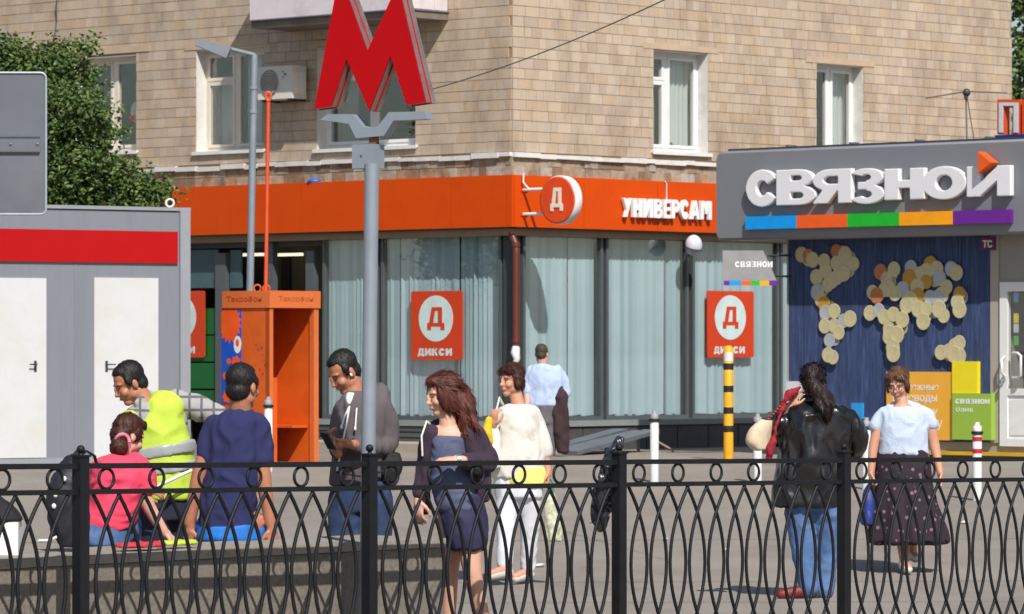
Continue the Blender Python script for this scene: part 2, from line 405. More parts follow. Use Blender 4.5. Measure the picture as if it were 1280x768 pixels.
def lay_tiles(fr, ts, wall, n, key):
    ts.sort(key=key); first, rest = ts[:n], ts[n:]
    for a, b, z0, z1 in first:
        o = bpy.data.objects.new("tile", unit_tile(fr, round(b-a, 2))); COL.objects.link(o); o.parent = wall
        p = fr.pt(a, z0, rng.uniform(-.0025, .0025)); o.location = p-wpos(wall)
    m_ = MB()
    for a, b, z0, z1 in rest:
        d = rng.uniform(-.0025, .0025); m_.fbox(fr, a+GAP/2, b-GAP/2, z0+GAP/2, z1-GAP/2, 0.001+d, 0.014+d)
    tag(m_.build("tile_field", tile_i, wall), kind="stuff")
tR = tiles(FR, 0.002, UR1, ZL+.03, 7.9, HR, rng); tL = tiles(FL, UL0, -0.002, ZL+.03, 7.9, HL, rng)
lay_tiles(FR, tR, wallR, 170, lambda t: t[0]+(6 if t[3] > 6.6 else 0))
lay_tiles(FL, tL, wallL, 125, lambda t: -t[1]+(6 if t[3] > 6.6 else 0))
# drip ledge, weathered band under it
band_m = mat("weathered_band", S((158,142,122)), 0.9, var=0.35, scale=7, bump=0.6, bscale=25, dirt=S((86,72,60)), dirt_amt=0.9, dscale=5)
bandt = mat("weathered_tile", S((150,128,104)), 0.9, var=0.3, scale=9, bump=0.5, bscale=25, dirt=S((92,76,62)), dirt_amt=0.8, dscale=4,
            rnd=('island', [S(c) for c in ((150,132,112),(138,116,92),(160,146,128),(126,104,84),(158,134,106),(168,160,148))]))
mb = MB(); mb.fbox(FR, -.0, UR1, 3.3, ZL-.03, -.02, .006); mb.fbox(FL, UL0, -.0, 3.3, ZL-.03, -.02, .006); mb.build("base_band", band_m, bld)
mb = MB()
for fr, a, b in ((FR, 0.01, UR1), (FL, UL0, -0.01)):
    for s0, s1, z0, z1 in tiles(fr, a, b, 3.82, ZL-.05, [], rng):
        if rng.random() < (0.55 if fr is FR else 0.92):
            d = rng.uniform(0, .01); mb.fbox(fr, s0+.005, s1-.005, z0+.005, z1-.005, .004, .010+d)
tag(mb.build("band_tile", bandt, bld), kind="stuff")
mb = MB()
for fr, a, b in ((FR, 0.0, UR1), (FL, UL0, 0.0)):
    u = a
    while u < b:
        w = rng.uniform(.12, .5); v = min(b, u+w); h = rng.uniform(-.014, .014)
        mb.fbox(fr, u, v, ZL-.045+h*.6+rng.uniform(-.01,.01), ZL+.012+h, -.01, .04+rng.uniform(0,.02)); u = v
mb.build("ledge", plaster, bld)
# lintels
stone = mat("lintel_stone", S((188,164,140)), 0.8, var=0.1, scale=6, bump=.2)
for fr, (x0,y0,x1,y1) in ((FR,(803,57,897,64)), (FR,(1006,74,1092,81)), (FL,(388,47,528,55)), (FL,(232,52,336,60)), (FL,(84,60,188,68))):
    mb = MB(); u0,u1,z0,z1 = fr.rect(x0,y0,x1,y1); mb.fbox(fr, u0, u1, z0, z1, .0, .022); mb.build("lintel", stone, bld)
# windows
curt_a = mat("curtain_white", S((222,226,222)), 0.9, var=0.06); curt_b = mat("curtain_brown", S((128,78,40)), 0.9); curt_c = mat("curtain_grey", S((150,152,144)), 0.9)
leaf_m = mat("houseplant_leaf", S((60,92,44)), 0.7, var=.3); red_fl = mat("red_flower", S((150,52,44)), 0.7)
pvc = mat("window_white", S((226,226,224)), 0.35, var=0.03, dirt=S((180,176,170)), dirt_amt=0.25)
wood_w = mat("window_cream", S((224,214,200)), 0.5, var=0.05, dirt=S((180,164,146)), dirt_amt=0.3)
def window(fr, H, m, split, transom=None, inset=.17, style=0, side=1):
    u0,u1,z0,z1 = H; fw = .05; e = -inset
    mb = MB()
    mb.fbox(fr,u0,u0+fw,z0,z1,e,e-.06); mb.fbox(fr,u1-fw,u1,z0,z1,e,e-.06)
    mb.fbox(fr,u0+fw,u1-fw,z0,z0+fw,e,e-.06); mb.fbox(fr,u0+fw,u1-fw,z1-fw,z1,e,e-.06)
    um = u0+(u1-u0)*split; mb.fbox(fr,um-.035,um+.035,z0+fw,z1-fw,e+.002,e-.06)
    w = mb.build("window", m, bld)
    mb = MB()   # plastered reveals
    mb.fbox(fr,u0-.012,u0,z0,z1,.004,e-.06); mb.fbox(fr,u1,u1+.012,z0,z1,.004,e-.06); mb.fbox(fr,u0-.012,u1+.012,z1,z1+.012,.004,e-.06)
    mb.build("reveal", plaster, w)
    mb = MB(); mb.fbox(fr,u0-.05,u1+.05,z0-.03,z0-.004,.055,e-.02); mb.fbox(fr,u0-.05,u1+.05,z0-.05,z0-.03,.055,.043); mb.build("sill", white_paint, w)
    for a, b, tr in ((u0+fw+.003, um-.037, transom), (um+.037, u1-fw-.003, None)):
        zs = [(z0+fw+.003, z1-fw-.003)] if not tr else [(z0+fw+.003, z1-fw-(z1-z0)*tr-.01), (z1-fw-(z1-z0)*tr+.01, z1-fw-.003)]
        if tr:
            mb = MB(); zt = z1-fw-(z1-z0)*tr; mb.fbox(fr,a,b,zt-.01,zt+.01,e+.004,e-.05); mb.build("transom", m, w)
        for c, d in zs:
            mb = MB(); s = .042
            mb.fbox(fr,a,a+s,c,d,e+.012,e-.04); mb.fbox(fr,b-s,b,c,d,e+.012,e-.04); mb.fbox(fr,a+s,b-s,c,c+s,e+.012,e-.04); mb.fbox(fr,a+s,b-s,d-s,d,e+.012,e-.04)
            mb.build("sash", m, w)
            mb = MB(); mb.fbox(fr,a+s,b-s,c+s,d-s,e-.008,e-.014); mb.build("pane", win_glass, w)
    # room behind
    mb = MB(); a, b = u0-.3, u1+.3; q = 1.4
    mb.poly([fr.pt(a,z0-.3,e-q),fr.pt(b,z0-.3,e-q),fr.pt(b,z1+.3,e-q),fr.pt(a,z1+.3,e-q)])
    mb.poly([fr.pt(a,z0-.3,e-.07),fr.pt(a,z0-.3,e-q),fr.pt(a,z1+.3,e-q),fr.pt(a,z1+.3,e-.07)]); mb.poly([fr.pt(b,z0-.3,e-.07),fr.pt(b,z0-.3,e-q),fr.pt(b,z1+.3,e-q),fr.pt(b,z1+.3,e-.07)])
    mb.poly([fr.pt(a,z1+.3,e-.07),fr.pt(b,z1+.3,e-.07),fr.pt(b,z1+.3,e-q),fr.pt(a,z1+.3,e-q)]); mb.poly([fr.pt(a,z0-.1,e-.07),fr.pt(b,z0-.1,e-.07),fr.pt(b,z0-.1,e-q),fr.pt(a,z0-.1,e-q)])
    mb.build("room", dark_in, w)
    def curtain(a, b, c, d, m_, dep=.16, amp=.02, n=28):
        k = MB(); vs = []
        for i in range(n+1):
            t = i/n; u = a+(b-a)*t; ee = e-dep+amp*math.sin(t*(b-a)*70+1.3)+amp*.5*math.sin(t*(b-a)*131)
            vs += [fr.pt(u,c,ee), fr.pt(u,d,ee)]
        k.add(vs, [(2*i,2*i+2,2*i+3,2*i+1) for i in range(n)], True); k.build("curtain", m_, w)
    L_ = u1-u0
    if style == 0:
        curtain(u0+.02, um-.02, z0, z1, curt_c); curtain(um+.3*L_*.5, u1, z0, z1, curt_a); curtain(um+.02, um+.16*L_, z0, z1, curt_b, .2)
        for i in range(5): 
            mb = MB(); p = fr.pt(um+.06*L_+.05*i, z0+.08+.03*(i % 2), e-.09); mb.ell(p,(.028,.028,.03),None,8,6); mb.build("flower", red_fl if i % 2 else leaf_m, w)
    elif style == 1:
        curtain(um+.1*L_, u1, z0, z1, curt_a)
        for i in range(26):
            mb = MB() if i == 0 else mb
            p = fr.pt(um+.12*L_+rng.gauss(0,.05), z0+.1+rng.uniform(0,.16), e-.1+rng.gauss(0,.02)); q_ = Vector((rng.gauss(0,1),rng.gauss(0,1),rng.gauss(0,1))).normalized()*.035; r_ = q_.orthogonal()*.5
            mb.poly([p-q_, p+r_, p+q_, p-r_])
        mb.build("houseplant", leaf_m, w)
    elif style == 2:
        curtain(u0+.02, u0+.3*L_, z0, z1-.25*(z1-z0), curt_a, .2); curtain(um+.02, um+.2*L_, z0, z1, curt_a, .2)
    elif style == 3:
        curtain(u0+.02, u0+.22*L_, z0, z1, curt_c, .2); curtain(u1-.2*L_, u1, z0, z1, curt_c, .25)
        mb = MB()
        for i in range(40):
            p = fr.pt(u1-.16*L_+rng.gauss(0,.05), z0+.12+rng.uniform(0,.2), e-.1+rng.gauss(0,.02)); q_ = Vector((rng.gauss(0,1),rng.gauss(0,1),rng.gauss(0,1))).normalized()*.035; r_ = q_.orthogonal()*.5
            mb.poly([p-q_, p+r_, p+q_, p-r_])
        mb.build("houseplant", leaf_m, w)
    else:
        mb = MB(); mb.ell(fr.pt(u1-.28, z0+.55, e-.1), (.1,.05,.16)); mb.build("toy", white_paint, w)
        mb = MB(); mb.ell(fr.pt(u1-.3, z0+.46, e-.06), (.07,.05,.05)); mb.build("toy_scarf", mat("toy_orange", S((220,90,40)), .7), w)
        curtain(u1-.34, u1-.1, z0, z0+.3, curt_a, .2, .02, 10)
    return w
window(FR, HR[0], pvc, .40, .25, style=0); window(FR, HR[1], pvc, .47, style=1)
window(FL, HL[0], pvc, .5, .25, style=3); window(FL, HL[1], wood_w, .47, .27, style=2); window(FL, HL[2], wood_w, .52, style=4)
# balcony over the left windows
bal_m = mat("balcony_sheet", S((214,206,208)), 0.5, var=0.05, dirt=S((150,140,136)), dirt_amt=0.4); conc = mat("concrete", S((120,110,100)), 0.9, var=0.2, bump=0.4, dirt=S((70,62,56)), dirt_amt=.6)
D = .78; bu0 = FL.pix(312, 10, D)[0]; bu1 = FL.pix(508, 10, D)[0]; bz = FL.pix(410, 16, D)[1]
mb = MB(); mb.fbox(FL, bu0, bu1, bz-.13, bz-.01, 0, D-.03); balc = mb.build("balcony", conc, bld)
n = 9
for i in range(n):
    a = bu0+(bu1-bu0)*i/n; b = bu0+(bu1-bu0)*(i+1)/n
    mb = MB(); mb.fbox(FL, a+.004, b-.004, bz-.02, bz+1.15, D-.03, D); mb.build("panel", bal_m, balc)
for i in range(3):
    a = .03+(D-.06)*i/3; b = .03+(D-.06)*(i+1)/3
    for q0 in (bu1-.03, bu0): mb = MB(); mb.fbox(FL, q0, q0+.03, bz-.02, bz+1.15, a+.003, b-.003); mb.build("panel", bal_m, balc)
mb = MB(); mb.fbox(FL, bu0-.02, bu1+.02, bz-.035, bz-.02, 0.01, D+.015); mb.build("trim", mat("balcony_trim", S((120,108,130)), .5), balc)

# ------------------------------------------------------------------ shop front: fascia, glazing, plinth
orange = mat("fascia_orange", S((206,72,0)), 0.5, spec=.2, var=0.03, scale=3, dirt=S((180,46,4)), dirt_amt=0.2)
EF = .10
zf1 = FR.pix(640, 218.5, EF)[1]; zf0 = FR.pix(640, 283.5, EF)[1]
cR = EF*0.0
def fascia(fr, us, corner):
    for a, b in zip(us[:-1], us[1:]):
        mb = MB(); mb.fbox(fr, a+.004, b-.004, zf0, zf1, EF-.03, EF); mb.build("fascia_panel", orange, bld)
usL = [FL.pix(x, 250, EF)[0] for x in (-60, 25, 112, 200, 287.5, 376, 470, 563.5)]+[FL.pix(632, 250, EF)[0]]
usL[-1] = EF-.002      # meets the right run on the corner (both stand EF proud)
usL.insert(-1, FL.pix(633, 250, EF)[0])
usL[-1] = .0 + EF - .002
fascia(FL, usL, 0)
usR = [-EF+.034, *[FR.pix(x, 250, EF)[0] for x in (730, 822, 915, 1010, 1110, 1220)], UR1]
fascia(FR, usR, 0)
dark_m = mat("dark_metal", S((58,62,64)), 0.5, var=0.1); mull = mat("mullion_grey", S((92,98,100)), 0.45, metal=.3, var=0.08); sillm = mat("sill_grey", S((132,138,136)), 0.5, var=.1)
mb = MB(); mb.fbox(FL, UL0, -.0, zf0+.005, zf1-.012, .0, EF-.034); mb.fbox(FR, 0.0, UR1, zf0+.005, zf1-.012, .0, EF-.034); mb.build("fascia_backing", mat("fascia_backing", S((246,140,80)), .5), bld)
EG = -.13          # plane of the shop glass
mb = MB(); mb.fbox(FL, UL0, .0, zf0-.02, zf0+.004, EG-.3, EF-.034); mb.fbox(FR, .0, UR1, zf0-.02, zf0+.004, EG-.3, EF-.034); mb.build("soffit", dark_m, bld)
zs0 = FR.pix(700, 526, EG)[1]
blind_m = mat("blind_slat", S((206,222,222)), 0.75, var=0.05, scale=3, rnd=('island', [S(c) for c in ((192,217,220),(201,224,226),(180,206,210),(206,228,230))]))
shop_glass = glass("shop_glass", (0.97,0.99,1.0), 0.025)
def glazing(fr, x0, x1, blind=True, skip=()):
    u0 = fr.pix(x0, 400, EG)[0]; u1 = fr.pix(x1, 400, EG)[0]; z1 = zf0-.022
    mb = MB(); fw = .045
    mb.fbox(fr,u0,u0+fw,zs0,z1,EG+.03,EG-.05); mb.fbox(fr,u1-fw,u1,zs0,z1,EG+.03,EG-.05); mb.fbox(fr,u0+fw,u1-fw,zs0,zs0+.05,EG+.03,EG-.05); mb.fbox(fr,u0+fw,u1-fw,z1-.05,z1,EG+.03,EG-.05)
    w = mb.build("shop_window", mull, bld)
    mb = MB(); mb.fbox(fr,u0+fw,u1-fw,zs0+.05,z1-.05,EG,EG-.008); mb.build("pane", shop_glass, w)
    if blind:
        mb = MB(); u = u0+.03; i = 0; tw = rng.uniform(.2,.4)*(1 if fr is FR else -1)
        while u < u1-.03:
            a = tw+rng.gauss(0,.16); 
            if any(s0 < (u-u0)/(u1-u0) < s1 for s0, s1 in skip): u += .045; continue
            if rng.random() < .06: a += rng.choice((-.6,.5))
            hw = .043; c_, s_ = math.cos(a)*hw, math.sin(a)*hw; dz = rng.uniform(-.012,.012); lean = rng.gauss(0,.006)
            zt, zb = z1-.05, zs0+.06+dz
            mb.poly([fr.pt(u-c_+lean,zb,EG-.09-s_), fr.pt(u+c_+lean,zb,EG-.09+s_), fr.pt(u+c_,zt,EG-.09+s_), fr.pt(u-c_,zt,EG-.09-s_)])
            u += .079
        tag(mb.build("blind", blind_m, w), kind="stuff")
    return w
for x0, x1, sk in ((405,474,()), (478,628,((.12,.14),(.22,.235),(.62,.63)))): glazing(FL, x0, x1, True, sk)
for x0, x1, sk in ((652,752,((.62,.645),)), (756,859,((.8,.82),)), (864,972,((.62,.65),)), (974,1090,())): glazing(FR, x0, x1, True, sk)
# corner column, plinth, step
mb = MB(); zt = zf0-.02
c = FR.pix(650,400,EG+.02)[0]; d = FL.pix(629,400,EG+.02)[0]
mb.fbox(FR, -(EG+.02), c, G, zt, EG+.02, EG-.1); mb.fbox(FL, d, EG-.101, G, zt, EG+.02, EG-.1); mb.build("corner_column", dark_m, bld)
mb = MB(); a = FL.pix(385,400,EG)[0]
mb.fbox(FR, -.03, UR1, zs0-.075, zs0-.002, EG-.1, .03); mb.fbox(FL, a, EG-.101, zs0-.075, zs0-.002, EG-.1, .03); mb.build("window_sill", sillm, bld)
plinth_m = mat("plinth_granite", S((70,68,68)), 0.55, var=.2, scale=14, dirt=S((96,92,88)), dirt_amt=.4); louv = mat("louver_grey", S((78,82,84)), .5)
mb = MB(); mb.fbox(FR, .02, UR1, G-.1, zs0-.077, -.3, -.02); mb.fbox(FL, a, -.301, G-.1, zs0-.077, -.3, -.02); pl = mb.build("plinth", plinth_m, bld)
for i in range(14):
    u = .1+i*.62
    if u+.6 < UR1: mb = MB(); mb.fbox(FR, u, u+.6, G, zs0-.1, -.02, .0+rng.uniform(0,.006)); mb.build("stone_panel", plinth_m, pl)
for i in range(4):
    mb = MB(); z = zs0-.09-.075*i; mb.fbox(FL, a+.05, -.1, z-.055, z, -.02, .01); mb.build("louver", louv, pl)
step_m = mat("step_concrete", S((168,158,142)), .85, var=.1, bump=.3, dirt=S((128,118,106)), dirt_amt=.5)
mb = MB(); su1 = FL.pix(640,560,.9)[0]; su0 = FL.pix(330,560,.9)[0]
for i in range(6): 
    q0 = su0+(su1-su0)*i/6; q1 = su0+(su1-su0)*(i+1)/6
    mb = MB(); mb.fbox(FL, q0+.004, q1-.004, G-.15, G+.11, .01, .95); mb.build("step_block", step_m, pl)
# entrance zone between kiosk and first pane
mb = MB(); U = lambda x, e=EG: FL.pix(x,400,e)[0]; zt = zf0-.022
for x0, x1 in ((271,284), (384,394), (337,343)): mb.fbox(FL,U(x0),U(x1),G,zt-.22 if x0 != 337 else zt-.1,EG+.03,EG-.06)
mb.build("door_frame", mull, bld)
zh = FL.pix(330, 309, EG)[1]
mb = MB(); mb.fbox(FL,U(170),U(404),zh,zt,EG-.02,EG-.08); mb.build("door_header", dark_m, bld)
teal = mat("teal_panel", S((64,92,98)), .35); green = mat("green_panel", S((10,92,36)), .4, var=.1)
mb = MB(); a0 = FL.pix(230,313,EG); b0 = FL.pix(271,360,EG); mb.fbox(FL,a0[0],b0[0],b0[1],a0[1],EG-.02,EG-.05); mb.build("transom_panel", teal, bld)
mb = MB(); a0 = FL.pix(286,313,EG); b0 = FL.pix(300,360,EG); mb.fbox(FL,a0[0],b0[0],b0[1],a0[1],EG-.02,EG-.05); mb.build("transom_panel", teal, bld)
for i in range(4):
    a0 = FL.pix(230,386+i*34,EG); b0 = FL.pix(270,418+i*34,EG); mb = MB(); mb.fbox(FL,a0[0],b0[0],b0[1],a0[1],EG-.02,EG-.05); mb.build("green_panel", green, bld)
mb = MB(); mb.fbox(FL,U(170),U(404),G,zt,EG-.9,EG-.95); mb.fbox(FL,U(170),U(230),G,zt,EG-.1,EG-.15); mb.build("hall_back", mat("hall_wall", S((84,78,62)), .8), bld)
mb = MB(); mb.fbox(FL,U(298,-.9),U(333,-.9),G,FL.pix(315,322,-.9)[1],EG-.86,EG-.89); mb.fbox(FL,U(345,-.9),U(356,-.9),G,FL.pix(350,322,-.9)[1],EG-.86,EG-.89); mb.build("inner_door", dark_in, bld)
mb = MB()
for x0, x1, y in ((300,334,317),(346,378,317)):
    a0 = FL.pix(x0,y,-.8); b0 = FL.pix(x1,y+3,-.8); mb.fbox(FL,a0[0],b0[0],b0[1],a0[1],-.78,-.82)
mb.build("ceiling_tube", emit("tube_light", (1,.93,.7), 1.0), bld)
mb = MB(); mb.fbox(FL,U(120),U(385),zt+.0,zt+.01,EG,EG-1.0); mb.fbox(FL,U(120),-.3,G-.02,G+.01,EG-.2,EG-3); mb.fbox(FR,.3,UR1-.05,G-.02,G+.01,EG-.2,EG-3); mb.build("hall_floor", dark_in, bld)
mb = MB(); mb.fbox(FL,UL0,-.8,G,zt,EG-.97,EG-1.0); mb.fbox(FR,.8,UR1,G,zt,EG-.97,EG-1.0); mb.build("shop_back_wall", mat("shop_inside", S((70,80,80)), .8), bld)
# left end of the ground floor wall hidden behind the tree
mb = MB(); mb.fbox(FL,UL0,U(228),G-.1,zf0-.02,-.3,-.05); mb.build("ground_floor_wall", band_m, bld)
# downpipe at the corner
brown = mat("downpipe_brown", S((96,44,32)), .45, var=.1)
bp = FR.pt(FR.pix(645,350,.06)[0], 0, .06)
def dz(y): return EYE+(HZ-y)*bp.y/F
mb = MB(); mb.tube([(bp.x-.07,bp.y+.12,dz(284)),(bp.x-.06,bp.y+.1,dz(292)),(bp.x+.0,bp.y,dz(306)),(bp.x,bp.y,dz(320)),(bp.x,bp.y,dz(436))],.045,10); dp = mb.build("downpipe", brown, bld)
for y in (306, 426): mb = MB(); mb.lathe((bp.x,bp.y,dz(y)),[(.052,-.03),(.055,0),(.052,.03)],10); mb.build("pipe_collar", brown, dp)
mb = MB(); mb.tube([(bp.x,bp.y,dz(434)),(bp.x-.01,bp.y-.02,dz(441)),(bp.x+.01,bp.y-.03,dz(449)),(bp.x-.02,bp.y-.02,dz(458))],[.05,.06,.045,.02],9); mb.build("wrapped_end", white_paint, dp)
# ------------------------------------------------------------------ things on the apartment building
ac_m = mat("ac_casing", S((216,212,204)), .5, var=.05, dirt=S((160,150,140)), dirt_amt=.35); grill = mat("ac_grille", S((180,172,166)), .6)
De = .34; u0,u1,z0,z1 = FL.rect(322,83,365,124,De)
ac = thing("air_conditioner", FL.pt((u0+u1)/2, z0, 0), "white air conditioner outdoor unit with round fan grille below the balcony", "air conditioner")
mb = MB(); mb.fbox(FL,u0,u1,z0,z1,.08,De); mb.build("casing", ac_m, ac)
uc = u0+(u1-u0)*.36; zc = (z0+z1)/2; R = (z1-z0)*.4
mb = MB(); mb.lathe(FL.pt(uc,zc,De),[(R,0),(R,.012),(R*.96,.014)],28,ax=FL.n); fan = mb.build("fan_grille", grill, ac)
for k in range(5): q = R*(.16+.19*k); mb = MB(); mb.tube([FL.pt(uc+q*math.cos(t*math.pi/14),zc+q*math.sin(t*math.pi/14),De+.018) for t in range(29)],.004,5); mb.build("ring", mull, fan)
mb = MB()
for a in (.1,.85): u = u0+(u1-u0)*a; mb.fbox(FL,u-.015,u+.015,z0-.03,z0-.004,.0,De-.02); 
mb.fbox(FL,u0,u1,z0-.032,z0-.03,.0,.03)
mb.build("bracket", dark_m, ac)
mb = MB(); mb.fbox(FL,u1+.001,u1+.03,z0+.05,z1-.08,.12,De-.06); mb.build("valve_cover", ac_m, ac)
mb = MB()
for dx, dzz in ((0,0),(.03,.04),(.0,.07),(.05,.03)): mb.fbox(FL,u0+(u1-u0)*.72+dx,u0+(u1-u0)*.72+dx+.022,z1-.16+dzz,z1-.138+dzz,De,De+.003)
mb.build("emblem", mat("emblem_green", S((40,110,60)), .5), ac)

sign_w = mat("sign_white", S((226,226,224)), .4, var=.03, dirt=S((190,186,180)), dirt_amt=.2); or_red = mat("poster_red", S((206,48,10)), .45, var=.03)
teal_l = mat("poster_teal", S((196,214,212)), .5)
# blade sign with the letter
LETD = [(-.26,-.36),(-.26,-.12),(-.20,-.12),(-.12,.40),(.20,.40),(.20,-.12),(.28,-.12),(.28,-.36),(.16,-.36),(.16,-.24),(-.14,-.24),(-.14,-.36)]
LETD_H = [(-.06,-.12),(-.01,.28),(.07,.28),(.07,-.12)]
def letterD(mb, fr, uc, zc, su, sz_, e0, e1, mi=0):
    # built from strips so that the counter stays open
    parts = [[(-.26,-.36),(-.26,-.12),(-.14,-.12),(-.14,-.36)],[(.16,-.36),(.16,-.12),(.28,-.12),(.28,-.36)],[(-.14,-.24),(-.14,-.12),(.16,-.12),(.16,-.24)],
             [(-.20,-.12),(-.12,.40),(.0,.40),(-.07,-.12)],[(.08,-.12),(.08,.40),(.21,.40),(.21,-.12)],[(-.013,.28),(0,.40),(.08,.40),(.08,.28)]]
    for p in parts: mb.prism(fr, [(uc+x*su, zc+y*sz_) for x, y in p], e0, e1, mi)
dc = FR.pt(FR.pix(655,250,EF)[0], 0, EF)
FD = Frame((dc.x, dc.y, 0), (FR.n.x, FR.n.y))        # u runs straight out of the right facade, face looks along FL.n
uc, zc = FD.pix(704, 250.5); Rz = 30.5*53.6/F; 
ds = thing("round_blade_sign", FD.pt(0, zc), "round orange sign with white letter Д sticking out from the fascia corner", "sign")
mb = MB(); c0 = FD.pt(uc,zc,-.06); mb.lathe(c0,[(Rz-.01,.03),(Rz,.04),(Rz,.15),(Rz-.01,.16)],48,ax=FD.n); mb.build("drum", sign_w, ds)
mb = MB(); mb.lathe(FD.pt(uc,zc,.102),[(Rz-.012,0),(Rz-.012,.012),(Rz-.03,.016)],48,ax=FD.n); mb.build("face", mat("disc_orange", S((222,70,14)), .4), ds)
mb = MB(); letterD(mb,FD,uc-.005,zc,Rz*1.25,Rz*1.25,.116,.128); mb.build("letter", mat("letter_cream", S((228,222,200)), .5), ds)
mb = MB()
for y in (237.5, 268):
    z = FD.pix(660,y)[1]; mb.tube([FD.pt(-.02,z,.02), FD.pt(uc-Rz*.8,z,.02)], .022, 8)
mb.build("bracket", sign_w, ds)
mb = MB()
for y in (237.5, 268): 
    z = FD.pix(660,y)[1]; mb.fbox(FR, FR.pix(655,250,EF)[0]-.06, FR.pix(655,250,EF)[0]+.06, z-.02, z+.02, EF, EF+.015)
mb.build("mounting_plate", orange, ds)
mb = MB(); mb.tube([FD.pt(.05,FD.pix(656,219)[1]+.02,.06),FD.pt(.04,FD.pix(656,228)[1],.06),FD.pt(.10,FD.pix(660,236)[1],.03)],.012,6); mb.build("cable", sign_w, ds)
# letters on the fascia
ls = thing("shop_name_sign", FR.pt(FR.pix(835,258,EF)[0], zf0, EF), "raised white letters УНИВЕРСАМ on the right orange fascia", "sign")
a0 = FR.pix(779,272,EF+.07); a1 = FR.pix(891,248,EF+.07); n_ = 9
zt_ = FR.pix(779,247.5,EF+.07)[1]; zb_ = FR.pix(779,271.5,EF+.07)[1]
wds = [.95,1,1.05,.95,.82,.85,.95,1.05,1.2]; tot = sum(wds); u = a0[0]
let_m = mat("raised_letter_white", S((232,232,230)), .4, var=.02); let_side = mat("letter_side", S((196,190,186)), .5)
for ch, w in zip("УНИВЕРСАМ", wds):
    du = (a1[0]-a0[0])*w/tot; mb = MB(); cut_letter(mb, ch, FR, u+.004, u+du-.020, zb_, zt_, EF+.025, EF+.075); skin_mesh("letter", mb, let_m, ls, .0032, 2); u += du
mb = MB(); uu = FR.pix(833,238,EF+.01)[0]; mb.tube([FR.pt(uu-.03,zf1,EF+.012),FR.pt(uu,zf1-.03,EF+.012),FR.pt(uu,zt_-.02,EF+.012)],.009,6); mb.build("cable", sign_w, ls)
# window posters
poster_red = mat("poster_orange_red", S((198,58,12)), .45, var=.04)
def poster(fr, x0, y0, x1, y1, label, dx=0, open_below=False):
    e = EG+.012; u0,u1,z0,z1 = fr.rect(x0,y0,x1,y1,e)
    t = thing("shop_poster", fr.pt((u0+u1)/2,z0,e), label, "poster", "round letter posters on the shop window")
    mb = MB(); r = .03; pts = []
    for cx, cz, a in ((u1-r,z1-r,0),(u0+r,z1-r,90),(u0+r,z0+r,180),(u1-r,z0+r,270)):
        for k in range(5): q = math.radians(a+k*22.5); pts.append((cx+r*math.cos(q), cz+r*math.sin(q)))
    mb.prism(fr, pts, e-.010, e+.004); mb.build("board", poster_red, t)
    w, h = u1-u0, z1-z0; uc, zc = (u0+u1)/2-w*.01, z0+h*.60; ru, rz = w*.335, h*.335
    mb = MB(); mb.prism(fr, [(uc+ru*math.cos(k*math.pi/20), zc+rz*math.sin(k*math.pi/20)) for k in range(40)], e+.004, e+.007); mb.build("oval", teal_l, t)
    mb = MB(); letterD(mb,fr,uc-.005*w,zc-.01*h,w*.62,h*.44,e+.007,e+.010); mb.build("letter", poster_red, t)
    mb = MB(); cut_word(mb,"ДИКСИ",fr,u0+w*.14,u1-w*.2,z0+h*.06,z0+h*.165,e+.004,e+.007,.16); mb.build("lettering", [teal_l,teal_l], t)
poster(FL,514,364,578,450,"orange-red Д ДИКСИ poster on the window behind the brown-haired woman")
poster(FR,884,364,942,447,"orange-red Д ДИКСИ poster above the yellow and black bollard")
poster(FL,196,364,256,447,"orange-red Д poster mostly hidden by the grey cabin, beside green panels")
# flood light
fl = thing("flood_lamp", FR.pt(FR.pix(866,300,0)[0],FR.pix(866,296)[1],0), "round white wall lamp under the orange fascia beside the grey kiosk", "lamp")
pc = FR.pt(FR.pix(867,307,.18)[0],FR.pix(867,307,.18)[1],.18)
mb = MB(); mb.ell(pc,(.115,.115,.14),None,20,14); mb.build("globe", mat("lamp_white", S((208,208,214)), .3), fl)
mb = MB(); mb.lathe(pc+Vector((0,0,-.03)),[(.118,-.012),(.122,0),(.118,.012)],20,ax=(.2,-.3,1)); mb.build("rim", mull, fl)
mb = MB(); mb.tube([FR.pt(FR.pix(866,300,0)[0],pc.z+.12,0),pc+Vector((0,0,.1))],.02,6); mb.build("arm", mull, fl)
# blue rag on the fascia top, cables
mb = MB(); p = FL.pt(FL.pix(393,223,.05)[0],zf1+.015,.05); mb.ell(p,(.1,.05,.035),None,10,6); mb.ell(p+Vector((.1,-.02,-.01)),(.06,.04,.02),None,8,5)
tag(mb.build("blue_bag", mat("blue_plastic", S((30,96,190)), .4), None, p), "crumpled blue bag lying on top of the left orange fascia", "bag")
mb = MB(); A = P(520,117,44); B = P(1100,-144,30); pts = []
for i in range(25):
    t = i/24; q = A.lerp(B,t); pts.append(q-Vector((0,0,.16*4*t*(1-t))))
mb.tube(pts,.0055,6); tag(mb.build("overhead_cable", dark_m, None, A), "thin dark overhead cable slanting up across the tiled wall", "cable")
mb = MB(); mb.tube([FL.pt(FL.pix(66+(8-k)*.9,-10+k*9,.03)[0],FL.pix(66+(8-k)*.9,-10+k*9,.03)[1],.03+.02*math.sin(k)) for k in range(10)],.009,6)
tag(mb.build("wall_cable", dark_m), "thin grey cable hanging down the tiled wall above the tree", "cable")
